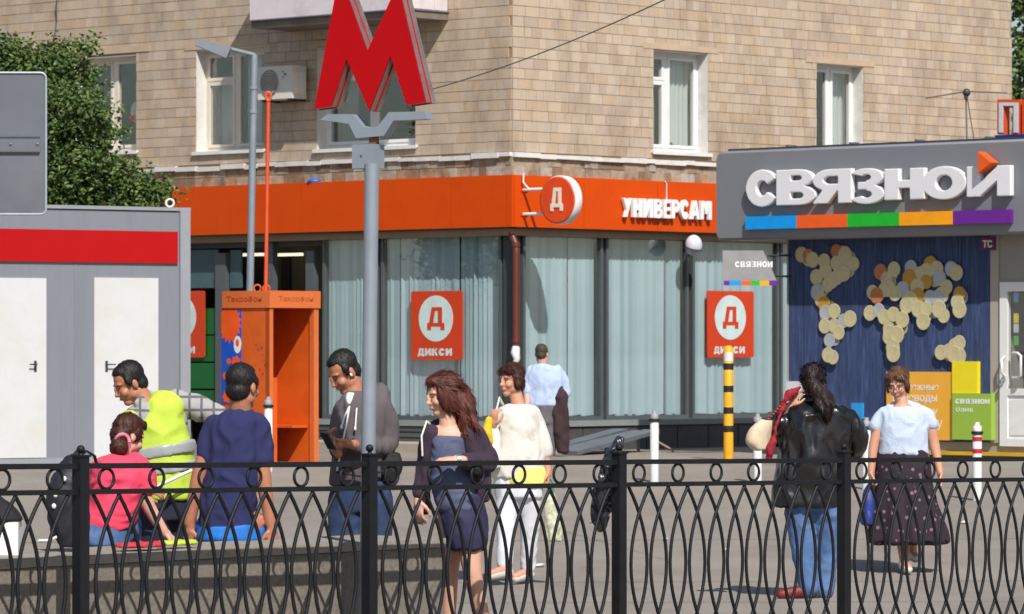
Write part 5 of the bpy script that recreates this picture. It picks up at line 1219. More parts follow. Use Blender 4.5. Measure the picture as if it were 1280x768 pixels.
for k in range(22):
    a_ = rng.uniform(-1,1); s0 = A((rng.uniform(-.07,.07), .05+rng.uniform(-.02,.04), rng.uniform(.0,.08)))
    e_ = f.J(585+rng.uniform(-13,11), 538+rng.uniform(-14,8), rng.uniform(-.08,.10)); m1 = s0.lerp(e_, .5)+Vector((.03,rng.uniform(-.05,.02),.035))
    limb(q, [s0, m1, e_], [.030,.029,.010], 8, 4)
FLOW = lambda p: (Vector((.5,.08,-.8)) if p.z < f.A((0,0,.04)).z else f.hR @ Vector((0,.9,-.35))+Vector((.1,0,-.3)))
h_ = skin_mesh("hair", q, mat("hair_auburn", S((84,40,28)), **hair_k), f.root, .006, 7, .003, (30,30,8), .0015, seed=8); strands(h_, f, h_.data.materials[0], 4600, .06, .0024, FLOW, .045, .003)
q = MB(); q.lathe(f.J(573.5,575,-.225),[(.030,-.012),(.032,0),(.030,.012)],16,ax=(1,.1,0)); q.build("watch", mat("watch_steel", S((190,190,190)), .3, metal=.8), f.root)
hb = thing("handbag", f.J(530,600,.12), "dark handbag strap over the shoulder of the purple cardigan woman", "bag")
q = MB(); q.tube(f.L([(528,570,-.06),(527,545,-.08),(533,528,-.04),(540,533,.08)]),.012,8,flat=.5); q.build("strap", strap_m, hb)
skin_mesh("bag_body", (lambda q: (loft(q,[(*f.J(596,594,-.16),.03,.04,.2),(*f.J(596,585,-.16),.04,.05,.2),(*f.J(596,578,-.16),.025,.03,.2)]), q)[1])(MB()), black_c, hb, .008, 3, .004)

# --- man with the phone
f = Fig(24.5, (450,880), "man in grey hooded jacket looking down at his phone", SKIN2, 13)
f.head(429,466,-55,36,0,1.0); f.neck(444,496,.02,.06)
f.core(f.L([(452,500),(452,550),(450,600)])); f.body_limb(f.L([(430,505),(474,500)]), [.040,.040])
RA = f.L([(474,508),(484,556,.02),(441,556,-.26)]); LA = f.L([(433,514,-.02),(420,556,-.05),(424,556,-.28)])
f.body_limb(RA, [.045,.044,.030]); f.body_limb(LA, [.045,.044,.030])
f.hand(f.J(437,555,-.27), (-1,-.1,.12), (.25,.5,.8), .55, -1, 1.05); f.hand(f.J(421,564,-.26), (-.45,-.2,.9), (.9,-.2,.3), .6, 1, 1.05)
LL = f.L([(434,615),(432,710,-.04),(432,830,.0)]); RL = f.L([(466,615),(470,710,.04),(470,830,.08)])
f.body_limb(LL, [.095,.065,.045]); f.body_limb(RL, [.095,.065,.045]); f.body_limb(*foot(f,432,872,-.8,0)); f.body_limb(*foot(f,470,876,-.8,.08)); f.finish(HBLACK)
hood_m = mat("hoodie_grey", S((92,84,86)), .9, var=.12, scale=10, bump=.25, bscale=140)
f.cloth("hoodie", lambda q: (f.torso(q,[(452,491,15,.085,.02),(452,498,24,.105),(452,508,30,.125),(452,532,31,.14),(450,560,31,.142),(447,588,33,.142),(446,606,33,.14)]), limb(q, f.L([(474,506),(485,535,.02),(484,557,.0),(462,560,-.14),(445,557,-.22)]), [.062,.062,.056,.05,.044]), limb(q, f.L([(431,511,-.02),(424,540,-.06),(422,560,-.08),(425,560,-.2)]), [.058,.056,.052,.046]),
    limb(q, f.L([(432,500,-.05),(452,488,.10),(474,490,.05),(480,500,.02)]), [.03,.045,.05,.035])), hood_m, fold=.009, fscale=(12,12,7))
f.cloth("undershirt", lambda q: f.torso(q,[(439,491,6,.045,-.04),(438,499,6.5,.04,-.07),(437,506,3,.025,-.095)]), white_paint, fold=.002, voxel=.006)
f.cloth("jeans", lambda q: (f.torso(q,[(450,600,33,.125),(450,622,33,.13),(450,640,32,.125)]), limb(q, f.L([(434,625),(432,710,-.04),(432,845,.0)]), [.112,.09,.075]), limb(q, f.L([(467,625),(470,710,.04),(470,845,.08)]), [.112,.09,.075])), denim_d, fold=.006)
for (x,y,d) in ((432,872,0),(470,876,.08)):
    pts, r = foot(f,x,y,-.8,d); f.cloth("shoe", lambda q: limb(q,pts,[v+.01 for v in r]), shoe_k, fold=0)
f.hair_short(HBLACK)
q = MB(); q.tube(f.L([(437,508,-.155),(434,525,-.165),(428,555,-.168),(421,590,-.17)]),.006,6); q.build("zip", sign_w, f.root)
for pts in ([(446,510,-.15),(445,522,-.16),(444,536,-.165)],[(437,508,-.155),(431,520,-.17),(427,534,-.175)]):
    q = MB(); q.tube(f.L(pts),.0055,6); q.ell(f.J(*pts[-1]),(.008,.008,.014),None,8,6); q.build("cord", sign_w, f.root)
q = MB(); q.ell(f.A((-.078,-.004,-.012)),(.006,.008,.012),f.hR,8,6); q.tube([f.A((-.079,-.006,-.02)),f.A((-.078,-.012,-.045))],.0045,6); q.ell(f.A((.078,-.004,-.012)),(.006,.008,.012),f.hR,8,6); q.build("earphone", sign_w, f.root)
ph = thing("mobile_phone", f.J(408,553,-.30), "dark mobile phone in the hands of the man in the hooded jacket", "phone")
c = f.J(410,551,-.36); v = Vector((-.35,-.55,.75)).normalized(); a_ = Vector((.75,-.6,-.1)).normalized(); n_ = v.cross(a_).normalized()
def slab(q, c, v, a, n, l, w, t): q.box8([c+v*i*l+a*j*w+n*k_*t for k_ in (-1,1) for i,j in ((-1,-1),(-1,1),(1,1),(1,-1))])
q = MB(); slab(q,c,v,a_,n_,.062,.031,.005); q.build("case", black_c, ph); q = MB(); slab(q,c+n_*.0056,v,a_,n_,.056,.028,.0004); q.build("screen", mat("phone_glass", S((24,28,36)), .12), ph)
sl_ = thing("sling_bag", f.J(484,600,.1), "black sling bag at the hip of the man with the phone", "bag")
skin_mesh("bag_body", (lambda q: (loft(q,[(*f.J(486,603,-.04),.05,.05,.3),(*f.J(488,585,-.04),.065,.06,.3),(*f.J(492,566,-.02),.04,.04,.3)]), q)[1])(MB()), black_c, sl_, .009, 3, .006)
q = MB(); q.tube(f.L([(420,590,-.17),(452,596,-.18),(484,588,-.12)]),.012,6,flat=.5); q.build("strap", black_c, sl_)

# --- man in navy T-shirt sitting on the parapet
f = Fig(23.25, (290,682), "man in navy T-shirt sitting on the wall seen from behind", SKIN2, 14)
f.head(304,484,150,4,0,1.02,0,False); f.neck(300,516,.0,.062)
f.core(f.L([(296,520),(292,580,.0),(288,655,.0)])); f.body_limb(f.L([(272,530),(320,530)]), [.040,.040])
LA = f.L([(268,538),(250,590,-.02),(237,655,.0)]); RA = f.L([(324,538),(329,595,-.02),(338,655,.0)])
f.body_limb(LA, [.045,.044,.031]); f.body_limb(RA, [.045,.044,.031])
f.hand(f.J(238,660,.0), (-.15,.1,-1), (.6,.6,0), .5, -1, 1.05); f.hand(f.J(339,660,.0), (.15,.1,-1), (-.6,.6,0), .5, 1, 1.05)
for x in (268,312): f.body_limb([f.J(x,655,.02), f.J(x,664,.50), f.J(x,760,.55)], [.085,.06,.045]); 
for x in (268,312): f.body_limb([f.J(x,760,.55), f.J(x,770,.65)], [.04,.035])
f.finish(HBLACK)
navy_m = mat("tshirt_navy", S((34,38,82)), .9, var=.1, bump=.2, bscale=140); short_m = mat("shorts_blue", S((24,110,196)), .7)
f.cloth("tshirt", lambda q: (f.torso(q,[(299,513,14,.08,.01),(298,520,23,.10),(296,530,30,.12),(293,555,32,.132),(290,590,33,.138),(286,625,34,.142),(284,664,35,.147)]), limb(q, f.L([(270,531),(262,551),(258,571,-.01)]), [.058,.064,.06]), limb(q, f.L([(322,530),(327,552),(328,577,-.01)]), [.056,.062,.06])), navy_m, fold=.011, fscale=(12,12,6))
f.cloth("shorts", lambda q: (f.torso(q,[(286,655,37,.15),(286,676,40,.155)]), limb(q,[f.J(268,662,.05),f.J(268,664,.45)],[.10,.09]), limb(q,[f.J(312,662,.05),f.J(312,664,.45)],[.10,.09])), short_m, fold=.008)
f.hair_short(HBLACK, .002)

# --- woman in pink sitting on the parapet
f = Fig(23.3, (150,684), "woman in pink T-shirt with hair bun sitting on the wall", SKIN3, 15)
f.head(161,546,128,26,0,.96,.10,False); f.neck(152,574,.02,.05)
f.core(f.L([(148,580),(146,620,.0),(136,662,.0)])); f.body_limb(f.L([(128,582),(172,582)]), [.040,.040])
RA = f.L([(175,584),(182,625,.0),(205,666,.04)]); LA = f.L([(122,586,.05),(112,630,.2),(130,664,.3)])
f.body_limb(RA, [.052,.042,.029]); f.body_limb(LA, [.052,.042,.029]); f.hand(RA[2], (.6,.4,-.45), (-.3,.3,-1), .3, 1)
for x in (125,150): f.body_limb([f.J(x,655,.02), f.J(x+6,662,.48), f.J(x+8,760,.55)], [.088,.06,.045])
f.finish(HBROWN)
pink_m = mat("tshirt_pink", S((232,66,96)), .85, var=.07)
f.cloth("tshirt", lambda q: (f.torso(q,[(150,570,14,.08,.02),(148,577,29,.11,.01),(147,595,33,.13),(146,622,31,.135),(139,648,31,.14),(137,662,29,.14)]), limb(q, f.L([(170,581),(178,594),(181,606)]), [.062,.066,.064])), pink_m, fold=.012, fscale=(8,8,14))
f.cloth("jeans", lambda q: (f.torso(q,[(134,652,29,.145),(131,682,33,.15)]), limb(q,[f.J(128,664,.05),f.J(134,664,.46),f.J(136,760,.55)],[.105,.09,.07]), limb(q,[f.J(150,664,.05),f.J(156,664,.46),f.J(158,760,.55)],[.105,.09,.07])), denim_b, fold=.006)
q = MB(); A = f.A
for p, r in (((0,.030,.045),(.082,.088,.084)),((0,.055,-.01),(.07,.058,.066)),((0,-.03,.088),(.058,.05,.034)),((.068,-.005,.02),(.016,.035,.045)),((-.068,-.005,.02),(.016,.035,.045))): q.ell(A(p), tuple(v*.96 for v in r), f.hR)
HLEN = .022; FLOW = lambda p: (f.J(149,559,-.02)-p).normalized()
q.ell(f.J(149,559,-.02), (.055,.05,.052)); h_ = skin_mesh("hair", q, HBROWN, f.root, .006, 3, .003, (30,30,30), .002, seed=5); strands(h_, f, h_.data.materials[0], 2600, HLEN, .0026, FLOW, .10, .004)
q = MB(); q.tube([f.J(153+9*math.cos(t*math.pi/8), 554+11*math.sin(t*math.pi/8), -.035+.01*math.sin(t)) for t in range(17)], .011, 8); q.build("hair_band", mat("band_pink", S((206,120,140)), .8), f.root)

# --- man in the yellow vest
f = Fig(24.8, (200,890), "man in yellow reflective vest leaning over the seated pair", SKIN2, 16)
f.head(161,480,-66,30,0,1.0); f.neck(184,508,.02,.062)
f.core(f.L([(196,515),(203,560),(205,620)])); f.body_limb(f.L([(166,522,-.04),(222,508,.04)]), [.040,.040])
RA = f.L([(226,508,.04),(276,528,-.02),(296,590,-.1)]); LA = f.L([(164,528,-.06),(160,580,-.12),(182,610,-.3)])
f.body_limb(RA, [.045,.044,.03]); f.body_limb(LA, [.045,.044,.03]); f.hand(RA[2], (.3,-.2,-1), (-.6,.2,0), .6, 1); f.hand(LA[2], (1,-.2,-.2), (0,.6,-.6), .9, 1)
for x, d in ((190,-.04),(222,.06)): f.body_limb(f.L([(x,630,d),(x,720,d),(x,838,d+.03)]), [.095,.065,.045]); f.body_limb(*foot(f,x,884,-.8,d+.03))
f.finish(HBLACK)
vest_m = mat("vest_yellow", S((186,210,70)), .8, var=.06, bump=.15, bscale=60); refl_m = mat("reflective_grey", S((158,162,160)), .35, var=.06)
def plaid():
    m = mat("plaid_shirt", S((170,168,164)), .85, var=.05); nt = m.node_tree; N = nt.nodes; L = nt.links; b = N["Principled BSDF"]
    g = N.new("ShaderNodeNewGeometry"); out = None
    for ax_, sc_ in (("X",14.0),("Z",13.0)):
        w = N.new("ShaderNodeTexWave"); w.bands_direction = ax_; w.inputs["Scale"].default_value = sc_/3.14; w.inputs["Distortion"].default_value = .6; L.new(g.outputs["Position"], w.inputs[0])
        r = N.new("ShaderNodeMapRange"); r.inputs[1].default_value = .84; r.inputs[2].default_value = .95; L.new(w.outputs["Fac"], r.inputs[0])
        if out is None: out = r.outputs[0]
        else:
            mx = N.new("ShaderNodeMath"); mx.operation = 'MAXIMUM'; L.new(out, mx.inputs[0]); L.new(r.outputs[0], mx.inputs[1]); out = mx.outputs[0]
    c = N.new("ShaderNodeMix"); c.data_type = 'RGBA'; c.inputs[6].default_value = (*S((158,157,155)),1); c.inputs[7].default_value = (*S((92,92,98)),1); L.new(out, c.inputs[0]); L.new(c.outputs[2], b.inputs["Base Color"])
    return m
PL = plaid()
f.cloth("shirt", lambda q: (f.torso(q,[(186,504,15,.08),(192,512,30,.11),(196,530,38,.13),(200,580,36,.135),(204,622,36,.135)]), limb(q, f.L([(220,502,.03),(246,510,.02),(272,521,-.01)]), [.072,.074,.066]), limb(q, f.L([(168,524,-.04),(162,548,-.09),(160,566,-.11)]), [.07,.07,.066]), limb(q, f.L([(172,504,-.08),(186,494,.05),(196,502,.02)]), [.022,.028,.022])), PL, fold=.008)
f.cloth("vest", lambda q: (f.torso(q,[(205,490,14,.075,.06),(207,503,22,.125),(201,525,30,.15),(202,560,37.5,.156),(205,595,38,.156),(206,624,37,.153)]), f.torso(q,[(164,514,7,.06,-.08),(160,526,10,.10,-.07),(166,545,12,.12,-.05)])), vest_m, fold=.008, fscale=(9,9,5))
for y0, y1, x in ((556,571,204),(581,593,205)):
    q = MB(); secs = []
    for t, yy in ((0,y0),(1,y1)): c = f.J(x, yy, 0); secs.append((c.x, c.y, c.z, (38.4 if y0 < 570 else 38.6)/f.k+.006, .166, 0))
    loft(q, secs, 40, 2); v_ = [(a[0], a[1], a[2]-.16*(a[0]-f.J(204,560).x)*-1.0) for a in q.v]; q.v = v_; skin_mesh("reflective_band", q, refl_m, f.root, .009, 2, .006, (9,9,5), seed=f.seed*7)
f.cloth("trousers", lambda q: (f.torso(q,[(205,618,35,.135),(205,650,34,.135)]), limb(q, f.L([(190,645,-.04),(190,720,-.04),(190,850,-.01)]), [.115,.09,.075]), limb(q, f.L([(222,645,.06),(222,720,.06),(222,850,.09)]), [.115,.09,.075])), mat("trousers_navy", S((28,32,52)), .85), fold=.006)
for x, d in ((190,-.01),(222,.09)):
    pts, r = foot(f,x,884,-.8,d); f.cloth("shoe", lambda q: limb(q,pts,[v+.01 for v in r]), shoe_k, fold=0)
f.hair_short(HBLACK, .002)
st = thing("white_stick", f.J(212,600,-.3), "thin white stick held across the yellow vest", "stick")
q = MB(); q.tube([f.J(186,613,-.34), f.J(240,588,-.22)], .010, 8); q.build("rod", sign_w, st); q = MB(); q.tube([f.J(182,615,-.35), f.J(188,612,-.335)], .014, 8); q.build("grip", mull, st)

# --- man in the light blue shirt walking away
f = Fig(52.0, (680,606), "man in light blue shirt walking away past the shop window", SKIN3, 17)
f.head(677,443,172,6,0,1.0,0,False); f.neck(678,457,0,.06)
f.core(f.L([(679,460),(680,480),(680,508)])); f.body_limb(f.L([(664,461),(696,462)]), [.040,.040])
RA = f.L([(697,466),(706,488,.04),(703,503,-.05)]); LA = f.L([(664,466),(659,487),(659,505,-.2)])
f.body_limb(RA, [.045,.045,.032]); f.body_limb(LA, [.045,.045,.032]); f.hand(RA[2], (-.3,-.3,-1), (-1,0,0), .8, 1); f.hand(LA[2], (0,-.6,-.7), (1,0,0), .8, 1)
for x, d, xx in ((672,.1,670),(686,-.1,684)): f.body_limb(f.L([(x,515),(x,556,d*.6),(xx,597,d)]), [.095,.065,.045]); f.body_limb(*foot(f,xx,602.5,.1,d,dy=1))
f.finish(HGREY)
f.cloth("shirt", lambda q: (f.torso(q,[(679,455.5,7,.08),(680,460,17,.11),(681,472,22,.13),(682,490,22.5,.135),(682,507,21.5,.135)]), limb(q, f.L([(697,463),(705,477,.03),(707.5,488,.04),(704,496,-.0)]), [.06,.062,.056,.05]), limb(q, f.L([(664,463),(659.5,478),(659,490,-.05)]), [.06,.058,.054])), mat("shirt_lightblue", S((172,190,222)), .8, var=.05), fold=.012, fscale=(8,8,4))
f.cloth("trousers", lambda q: (f.torso(q,[(681,505,20,.135),(681,520,20.5,.14),(680,530,19,.135)]), limb(q, f.L([(673,525),(672,556,.06),(670,595,.1)]), [.115,.09,.075]), limb(q, f.L([(687,525),(686,556,-.06),(684,595,-.1)]), [.115,.09,.075])), mat("trousers_grey", S((96,94,98)), .85), fold=.008)
for xx, d in ((670,.1),(684,-.1)):
    pts, r = foot(f,xx,602.5,.1,d,dy=1); f.cloth("shoe", lambda q: limb(q,pts,[v+.01 for v in r]), shoe_k, fold=0)
f.hair_short(HGREY, -.002, -.02)
jk = thing("jacket", f.J(700,566,-.1), "dark brown jacket draped over the arm of the man in light blue", "jacket")
skin_mesh("jacket_body", (lambda q: (loft(q,[(*f.J(704,566,-.12),.06,.04,.2),(*f.J(702,545,-.12),.09,.05,.2),(*f.J(701,520,-.12),.092,.055,.2),(*f.J(702,496,-.1),.07,.06,.2),(*f.J(699,482,-.06),.03,.04,.2)]), q)[1])(MB()), mat("jacket_brown", S((54,34,38)), .85), jk, .012, 4, .016, (9,9,3))

# --- woman in the black leather coat
f = Fig(30.2, (1015,748), "woman in black leather coat and jeans with a long ponytail", SKIN, 18)
f.head(1017,478,168,4,0,1.02,0,False); f.neck(1019,505,0,.055)
f.core(f.L([(1020,510),(1018,560),(1014,620)])); f.body_limb(f.L([(990,516),(1052,516)]), [.040,.040])
LA = f.L([(988,522),(970,548,.06),(988,508,-.05)]); RA = f.L([(1050,524),(1071,552,.04),(1058,575,.2)])
f.body_limb(LA, [.045,.046,.03]); f.body_limb(RA, [.045,.046,.03]); f.hand(LA[2], (.5,.1,1), (.7,.6,-.3), .5, 1); f.hand(RA[2], (-.7,.6,.1), (0,-.5,.8), .7, 1)
LL = f.L([(1000,630),(1004,690,.0),(1010,732,-.05)]); RL = f.L([(1034,630),(1034,690,.05),(1029,738,.06)])
f.body_limb(LL, [.095,.065,.045]); f.body_limb(RL, [.095,.065,.045]); f.body_limb(*foot(f,1004,747,-1,-.05,dy=-.25)); f.body_limb(*foot(f,1026,750,-.5,.06,dy=-.5)); f.finish(HBLACK)
lea_m = mat("black_leather", S((22,20,21)), .27, var=.1, scale=3, bump=.25, bscale=22, coat=.2)
f.cloth("coat", lambda q: (f.torso(q,[(1020,501,16,.085),(1020,509,34,.115),(1021,517,41,.14),(1021,532,43,.155),(1019,560,43,.165),(1014,590,46,.175),(1009,615,45,.18),(1008,632,43,.18)]), limb(q, f.L([(988,514),(973,533,.04),(970,550,.06),(978,526,-.04)]), [.062,.068,.062,.05]), limb(q, f.L([(1050,516),(1066,534,.03),(1072,552,.05),(1062,572,.16)]), [.062,.072,.066,.056])), lea_m, fold=.017, fscale=(11,11,4), voxel=.011)
f.cloth("collar", lambda q: f.torso(q,[(1019,494,15,.075,.0),(1019,502,20,.10,.0)]), lea_m, fold=.006)
f.cloth("jeans", lambda q: (f.torso(q,[(1017,610,33,.13),(1017,638,33,.135)]), limb(q, f.L([(1001,640),(1005,690,.0),(1011,734,-.05)]), [.115,.085,.072]), limb(q, f.L([(1034,640),(1034,690,.05),(1029,740,.06)]), [.115,.085,.072])), denim_b, fold=.008)
for (x,y,dx,d,dy,m_) in ((1004,747,-1,-.05,-.25,shoe_r),(1026,750,-.5,.06,-.5,shoe_k)):
    pts, r = foot(f,x,y,dx,d,dy=dy); f.cloth("shoe", lambda q: limb(q,pts,[v+.008 for v in r]), m_, fold=0)
q = MB(); A = f.A
for p, r in (((0,.030,.048),(.083,.090,.085)),((0,.06,-.015),(.072,.056,.07)),((0,-.03,.088),(.058,.05,.034)),((.070,.0,.01),(.016,.04,.05)),((-.070,.0,.01),(.016,.04,.05))): q.ell(A(p), r, f.hR)
HLEN = .05; FLOW = lambda p: ((f.A((0,.12,.0))-p).normalized() if p.z > f.A((0,0,-.02)).z else Vector((.15,0,-1)))
limb(q, [A((0,.12,.0)), f.J(1026,493,-.15), f.J(1031,505,-.17), f.J(1033,518,-.16)], [.036,.058,.07,.035]); h_ = skin_mesh("hair", q, HBROWN if False else mat("hair_darkbrown", S((40,28,26)), **hair_k), f.root, .007, 3, .006, (24,24,10), .003, seed=6); strands(h_, f, h_.data.materials[0], 2600, HLEN, .0026, FLOW, .10, .004)
tb = thing("beige_handbag", f.J(950,560,-.1), "beige shoulder bag with chain strap on the leather coat woman", "bag")
bei = mat("bag_beige", S((206,188,160)), .6, var=.06); redc = mat("red_scarf", S((142,22,38)), .8, var=.1)
skin_mesh("bag_body", (lambda q: (loft(q,[(*f.J(951,563,-.12),.05,.05,.5),(*f.J(947,552,-.12),.085,.06,.5),(*f.J(951,538,-.12),.085,.05,.5),(*f.J(958,525,-.12),.05,.03,.5)]), q)[1])(MB()), bei, tb, .009, 4, .006)
q = MB()
pts = spline([tuple(f.J(*p)) for p in ((958,527,-.13),(972,512,-.12),(986,497,-.1),(996,500,.05))], 5)
for k, p in enumerate(pts): q.ell(p, (.016,.016,.012) , None, 8, 6)
q.tube([Vector(p) for p in pts], .008, 6); q.build("chain_strap", mat("strap_brown", S((120,56,36)), .5), tb)
sc1 = thing("red_scarf", f.J(968,574,-.14), "crumpled red scarf hanging from the beige bag", "scarf")
skin_mesh("scarf_body", (lambda q: (limb(q, f.L([(966,550,-.16),(964,562,-.17),(962,575,-.15)]), [.022,.03,.02]), limb(q, f.L([(978,506,-.12),(986,494,-.12),(995,490,-.1)]), [.016,.026,.018]), limb(q, f.L([(966,552,-.16),(972,528,-.16),(980,506,-.13)]), [.013,.010,.013]), limb(q, f.L([(990,492,-.1),(1000,484,-.1)]), [.02,.012]), q)[-1])(MB()), redc, sc1, .007, 3, .010, (22,22,16))

# --- woman in the white T-shirt
f = Fig(33.4, (1131,718), "woman in white T-shirt and glasses with a dark spotted skirt", SKIN, 19)
f.head(1122.5,481,-20,22,0,1.0); f.neck(1128,508,.0,.05)
f.core(f.L([(1129,512),(1129,540),(1129,570)])); f.body_limb(f.L([(1106,517),(1153,517)]), [.040,.040])
f.torso(f.body,[(1128,506,10,.05),(1129,514,19,.075),(1129,524,21,.09)])
LA = f.L([(1106,522),(1093,553,-.02),(1089,590,-.06)]); RA = f.L([(1160,518),(1168,556,.0),(1175,590,-.06)])
f.body_limb(LA, [.045,.042,.028]); f.body_limb(RA, [.045,.042,.028]); f.hand(LA[2], (-.1,-.1,-1), (1,0,.1), .9, -1); f.hand(RA[2], (.1,-.2,-1), (-1,-.2,0), .5, 1)
LL = f.L([(1121,620),(1128,672,.02),(1131,704,-.08)]); RL = f.L([(1140,620),(1139,668,.2),(1140,692,.42)])
f.body_limb(LL, [.09,.058,.038]); f.body_limb(RL, [.09,.058,.038]); f.body_limb(*foot(f,1131,713,.05,-.08)); f.body_limb(*foot(f,1140,699,.05,.42)); f.finish(HMID)
ts_m = mat("tshirt_white", S((184,197,216)), .9, var=.05, bump=.4, bscale=70)
f.cloth("tshirt", lambda q: (f.torso(q,[(1129,509,24,.075),(1129,516,29.5,.11),(1129,524,30,.13),(1129,540,30,.145),(1129,556,31,.145),(1129,569,32,.145)]), limb(q, f.L([(1107,515),(1099,522),(1095,532)]), [.044,.054,.056]), limb(q, f.L([(1152,514),(1159,521),(1164,531)]), [.046,.056,.058]), limb(q, f.L([(1111,508,.02),(1128,504,.05),(1147,508,.02)]), [.024,.024,.024])), ts_m, fold=.007, fscale=(10,10,8))
def dotted():
    m = mat("spotted_skirt", S((36,28,34)), .85, var=.1); nt = m.node_tree; N = nt.nodes; L = nt.links; b = N["Principled BSDF"]
    g = N.new("ShaderNodeNewGeometry"); v = N.new("ShaderNodeTexVoronoi"); v.inputs["Scale"].default_value = 17; L.new(g.outputs["Position"], v.inputs["Vector"])
    r = N.new("ShaderNodeMapRange"); r.inputs[1].default_value = .26; r.inputs[2].default_value = .20; L.new(v.outputs["Distance"], r.inputs[0])
    c = N.new("ShaderNodeMix"); c.data_type = 'RGBA'; c.inputs[6].default_value = (*S((38,28,36)),1); c.inputs[7].default_value = (*S((128,96,108)),1); L.new(r.outputs[0], c.inputs[0]); L.new(c.outputs[2], b.inputs["Base Color"]); return m
sk_c = f.J(1132,620)
f.cloth("skirt", lambda q: f.torso(q,[(1129,562,31,.135),(1129,580,34,.15),(1130,610,37,.17),(1132,640,42,.20),(1135,664,47,.24),(1136,677,49,.26)]), dotted(), fold=.006, fscale=(9,9,3),
    ripple=lambda co: .022*np.clip((sk_c.z-co[:,2])/.4+.3,0,1)*np.sin(np.arctan2(co[:,1]-sk_c.y, co[:,0]-sk_c.x)*9+1.2))
q = MB(); A = f.A
for p, r in (((0,.028,.054),(.086,.092,.084)),((0,.06,-.03),(.074,.055,.062)),((.074,.004,.0),(.020,.042,.060)),((-.074,.004,.0),(.020,.042,.060)),((.03,-.035,.082),(.052,.042,.032)),((-.035,-.030,.080),(.045,.042,.034))): q.ell(A(p), r, f.hR)
h_ = skin_mesh("hair", q, HMID, f.root, .006, 3, .005, (26,26,16), .002, seed=14); strands(h_, f, HMID, 2600, .032, .0024, lambda p: (p-f.A((0,.03,.14))).normalized()+Vector((0,0,-.35)), .14, .004)
for (x,y,dx,d) in ((1131,713,.05,-.08),(1140,699,.05,.42)):
    pts, r = foot(f,x,y,dx,d); f.cloth("shoe", lambda q: limb(q,[p-Vector((0,0,.01)) for p in pts],[v+.006 for v in r]), shoe_w, fold=0)
q = MB(); A = f.A
for sx in (-1,1): q.tube([A((sx*.031+.023*math.cos(t*math.pi/8),-.096,.002+.017*math.sin(t*math.pi/8))) for t in range(17)],.0014,6); q.tube([A((sx*.054,-.095,.004)),A((sx*.077,-.0,.006))],.0013,5)
q.tube([A((-.009,-.1,.004)),A((.009,-.1,.004))],.0013,5); q.build("glasses", mat("glasses_frame", S((150,130,120)), .3, metal=.6), f.root)
bb = thing("blue_bag", f.J(1085,654,-.05), "dark blue shopping bag carried by the woman in the spotted skirt", "bag")
skin_mesh("bag_body", (lambda q: (loft(q,[(*f.J(1085,656,-.06),.05,.06,.2),(*f.J(1085,640,-.06),.055,.07,.2),(*f.J(1086,618,-.06),.045,.05,.2),(*f.J(1087,606,-.06),.02,.02,.2)]), q)[1])(MB()), mat("bag_blue", S((36,54,120)), .45, var=.2), bb, .009, 4, .010, (14,14,8))

# ------------------------------------------------------------------ things lying on and about the parapet
def blob(name, label, cat, secs, m_, org, part="body_shell", vx=.008, fold=.01, fs=(14,14,10)):
    t = thing(name, org, label, cat); q = MB(); loft(q, secs); skin_mesh(part, q, m_, t, vx, 4, fold, fs, seed=len(secs)+int(org.x*10) % 5); return t
wY = lambda x, e: FF.pt(FF.pix(x, 690, e)[0], 0, e).y
def wp(x, y, e=-.75): p = FF.pt(FF.pix(x, 690, e)[0], 0, e); return P(x, y, p.y)
bk = blob("backpack", "black backpack standing on the wall beside the fence post", "backpack", [(*wp(90,682),.07,.07,.4),(*wp(86,650),.10,.09,.4),(*wp(84,610),.09,.085,.4),(*wp(94,572),.045,.06,.4),(*wp(102,562),.025,.03,.4)], mat("backpack_black", S((34,34,40)), .6, var=.2), Vector((wp(88,684).x, wp(88,684).y, ZW)))
q = MB(); q.tube([wp(98,572),wp(108,564),wp(118,570),wp(122,584)], .012, 8, flat=.5); q.build("strap", black_c, bk)
for x,y in ((83,598),(70,632),(72,618)): q = MB(); p = wp(x,y)+Vector((0,-.10,0)); q.ell(p, (.012,.008,.014), None, 8, 6); q.build("buckle", sign_w, bk)
cp = thing("lidded_box", Vector((wp(6,684).x, wp(6,684).y, ZW)), "white box with black cloth on top at the left end of the wall", "box")
p = wp(2,684); q = MB(); q.box(p.x-.13,p.x+.095,p.y-.1,p.y+.12,ZW+.001,wp(2,652).z); q.build("box", sign_w, cp)
q = MB(); p2 = wp(0,650); loft(q,[(p2.x,p2.y,p2.z,.115,.11,0),(p2.x-.01,p2.y,p2.z+.06,.085,.08,0),(p2.x-.05,p2.y,p2.z+.14,.03,.03,0)]); skin_mesh("cloth_cover", q, black_c, cp, .008, 3, .006)
q = MB(); q.tube([wp(48,676),wp(60,676),wp(70,672),wp(82,664),wp(92,655)], .008, 8); tag(q.build("white_cable", sign_w, None, wp(60,676)), "white curved cable lying on the wall by the backpack", "cable")
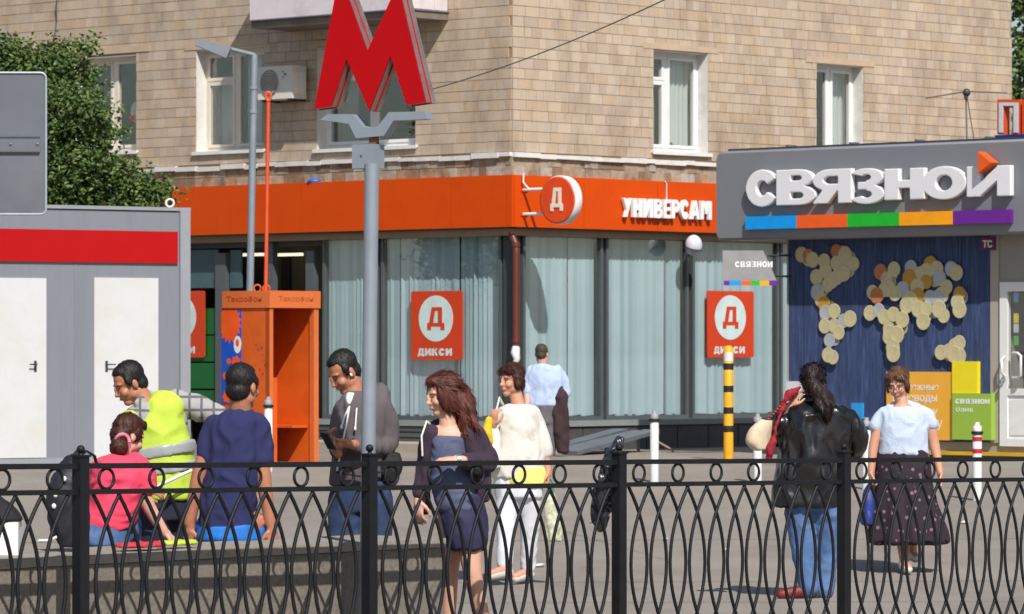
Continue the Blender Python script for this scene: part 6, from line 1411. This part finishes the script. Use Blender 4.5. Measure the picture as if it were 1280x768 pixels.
blob("folded_cloth", "red cloth under the woman in pink on the wall", "cloth", [(*wp(176,684,-.55),.16,.08,.8),(*wp(176,678,-.55),.15,.075,.8)], mat("cloth_red", S((190,50,60)), .85), Vector((wp(176,685,-.55).x, wp(176,685,-.55).y, ZW)), "cloth", .007, .004)
blob("yellow_leaflet", "yellow-green cloth lying on the wall between the seated pair", "cloth", [(*wp(222,681,-.6),.13,.06,.8),(*wp(222,676,-.6),.12,.055,.8)], mat("cloth_lime", S((186,210,70)), .8), Vector((wp(222,683,-.6).x, wp(222,683,-.6).y, ZW)), "cloth", .007, .004)
# bag caught on the fence post
p = lambda x, y, d=.0: P(x, y, 24.0+d)
blob("plastic_bag", "torn dark plastic bag caught on the fence post", "bag", [(*p(750,662),.02,.02,.3),(*p(752,645),.05,.03,.3),(*p(757,615),.065,.04,.3),(*p(765,585),.06,.045,.3),(*p(768,565),.04,.035,.3),(*p(776,548),.018,.02,.3)], mat("bag_black_film", S((44,46,54)), .22, var=.4, scale=18, coat=.4), p(765,600), "film", .007, .014, (24,24,14))
# ------------------------------------------------------------------ small litter on the plaza
lit = mat("paper_scrap", S((214,210,200)), .8)
for k, (x, y, s_) in enumerate(((676,709,.045),(706,611,.03),(742,654,.04),(905,690,.03),(1205,655,.04),(832,676,.03))):
    lo, hi = 20.0, 50.0
    for _ in range(40):
        m_ = (lo+hi)/2
        if HZ+(EYE-gz(m_))*F/m_ > y: lo = m_
        else: hi = m_
    p = P(x, y, lo); p.z = gz(lo); q = MB(); n = 7; pts = [p+Vector((s_*math.cos(t*6.283/n)*rng.uniform(.7,1.2), s_*1.4*math.sin(t*6.283/n)*rng.uniform(.7,1.2), rng.uniform(.005,.03))) for t in range(n)]
    q.add([p+Vector((0,0,.03))]+pts, [(0,1+t,1+(t+1)%n) for t in range(n)])
    LB = ("small pale paper scrap behind the shoes of the white-trousers woman","pale paper scrap right of the dark brown draped jacket","pale paper scrap left of the torn plastic bag","pale paper scrap left of the blue jeans","pale paper scrap right of the spotted skirt","pale paper scrap between the third post and the blue jeans")
    tag(q.build("paper_scrap", lit, None, p), LB[k], "litter", "paper scraps on the plaza")
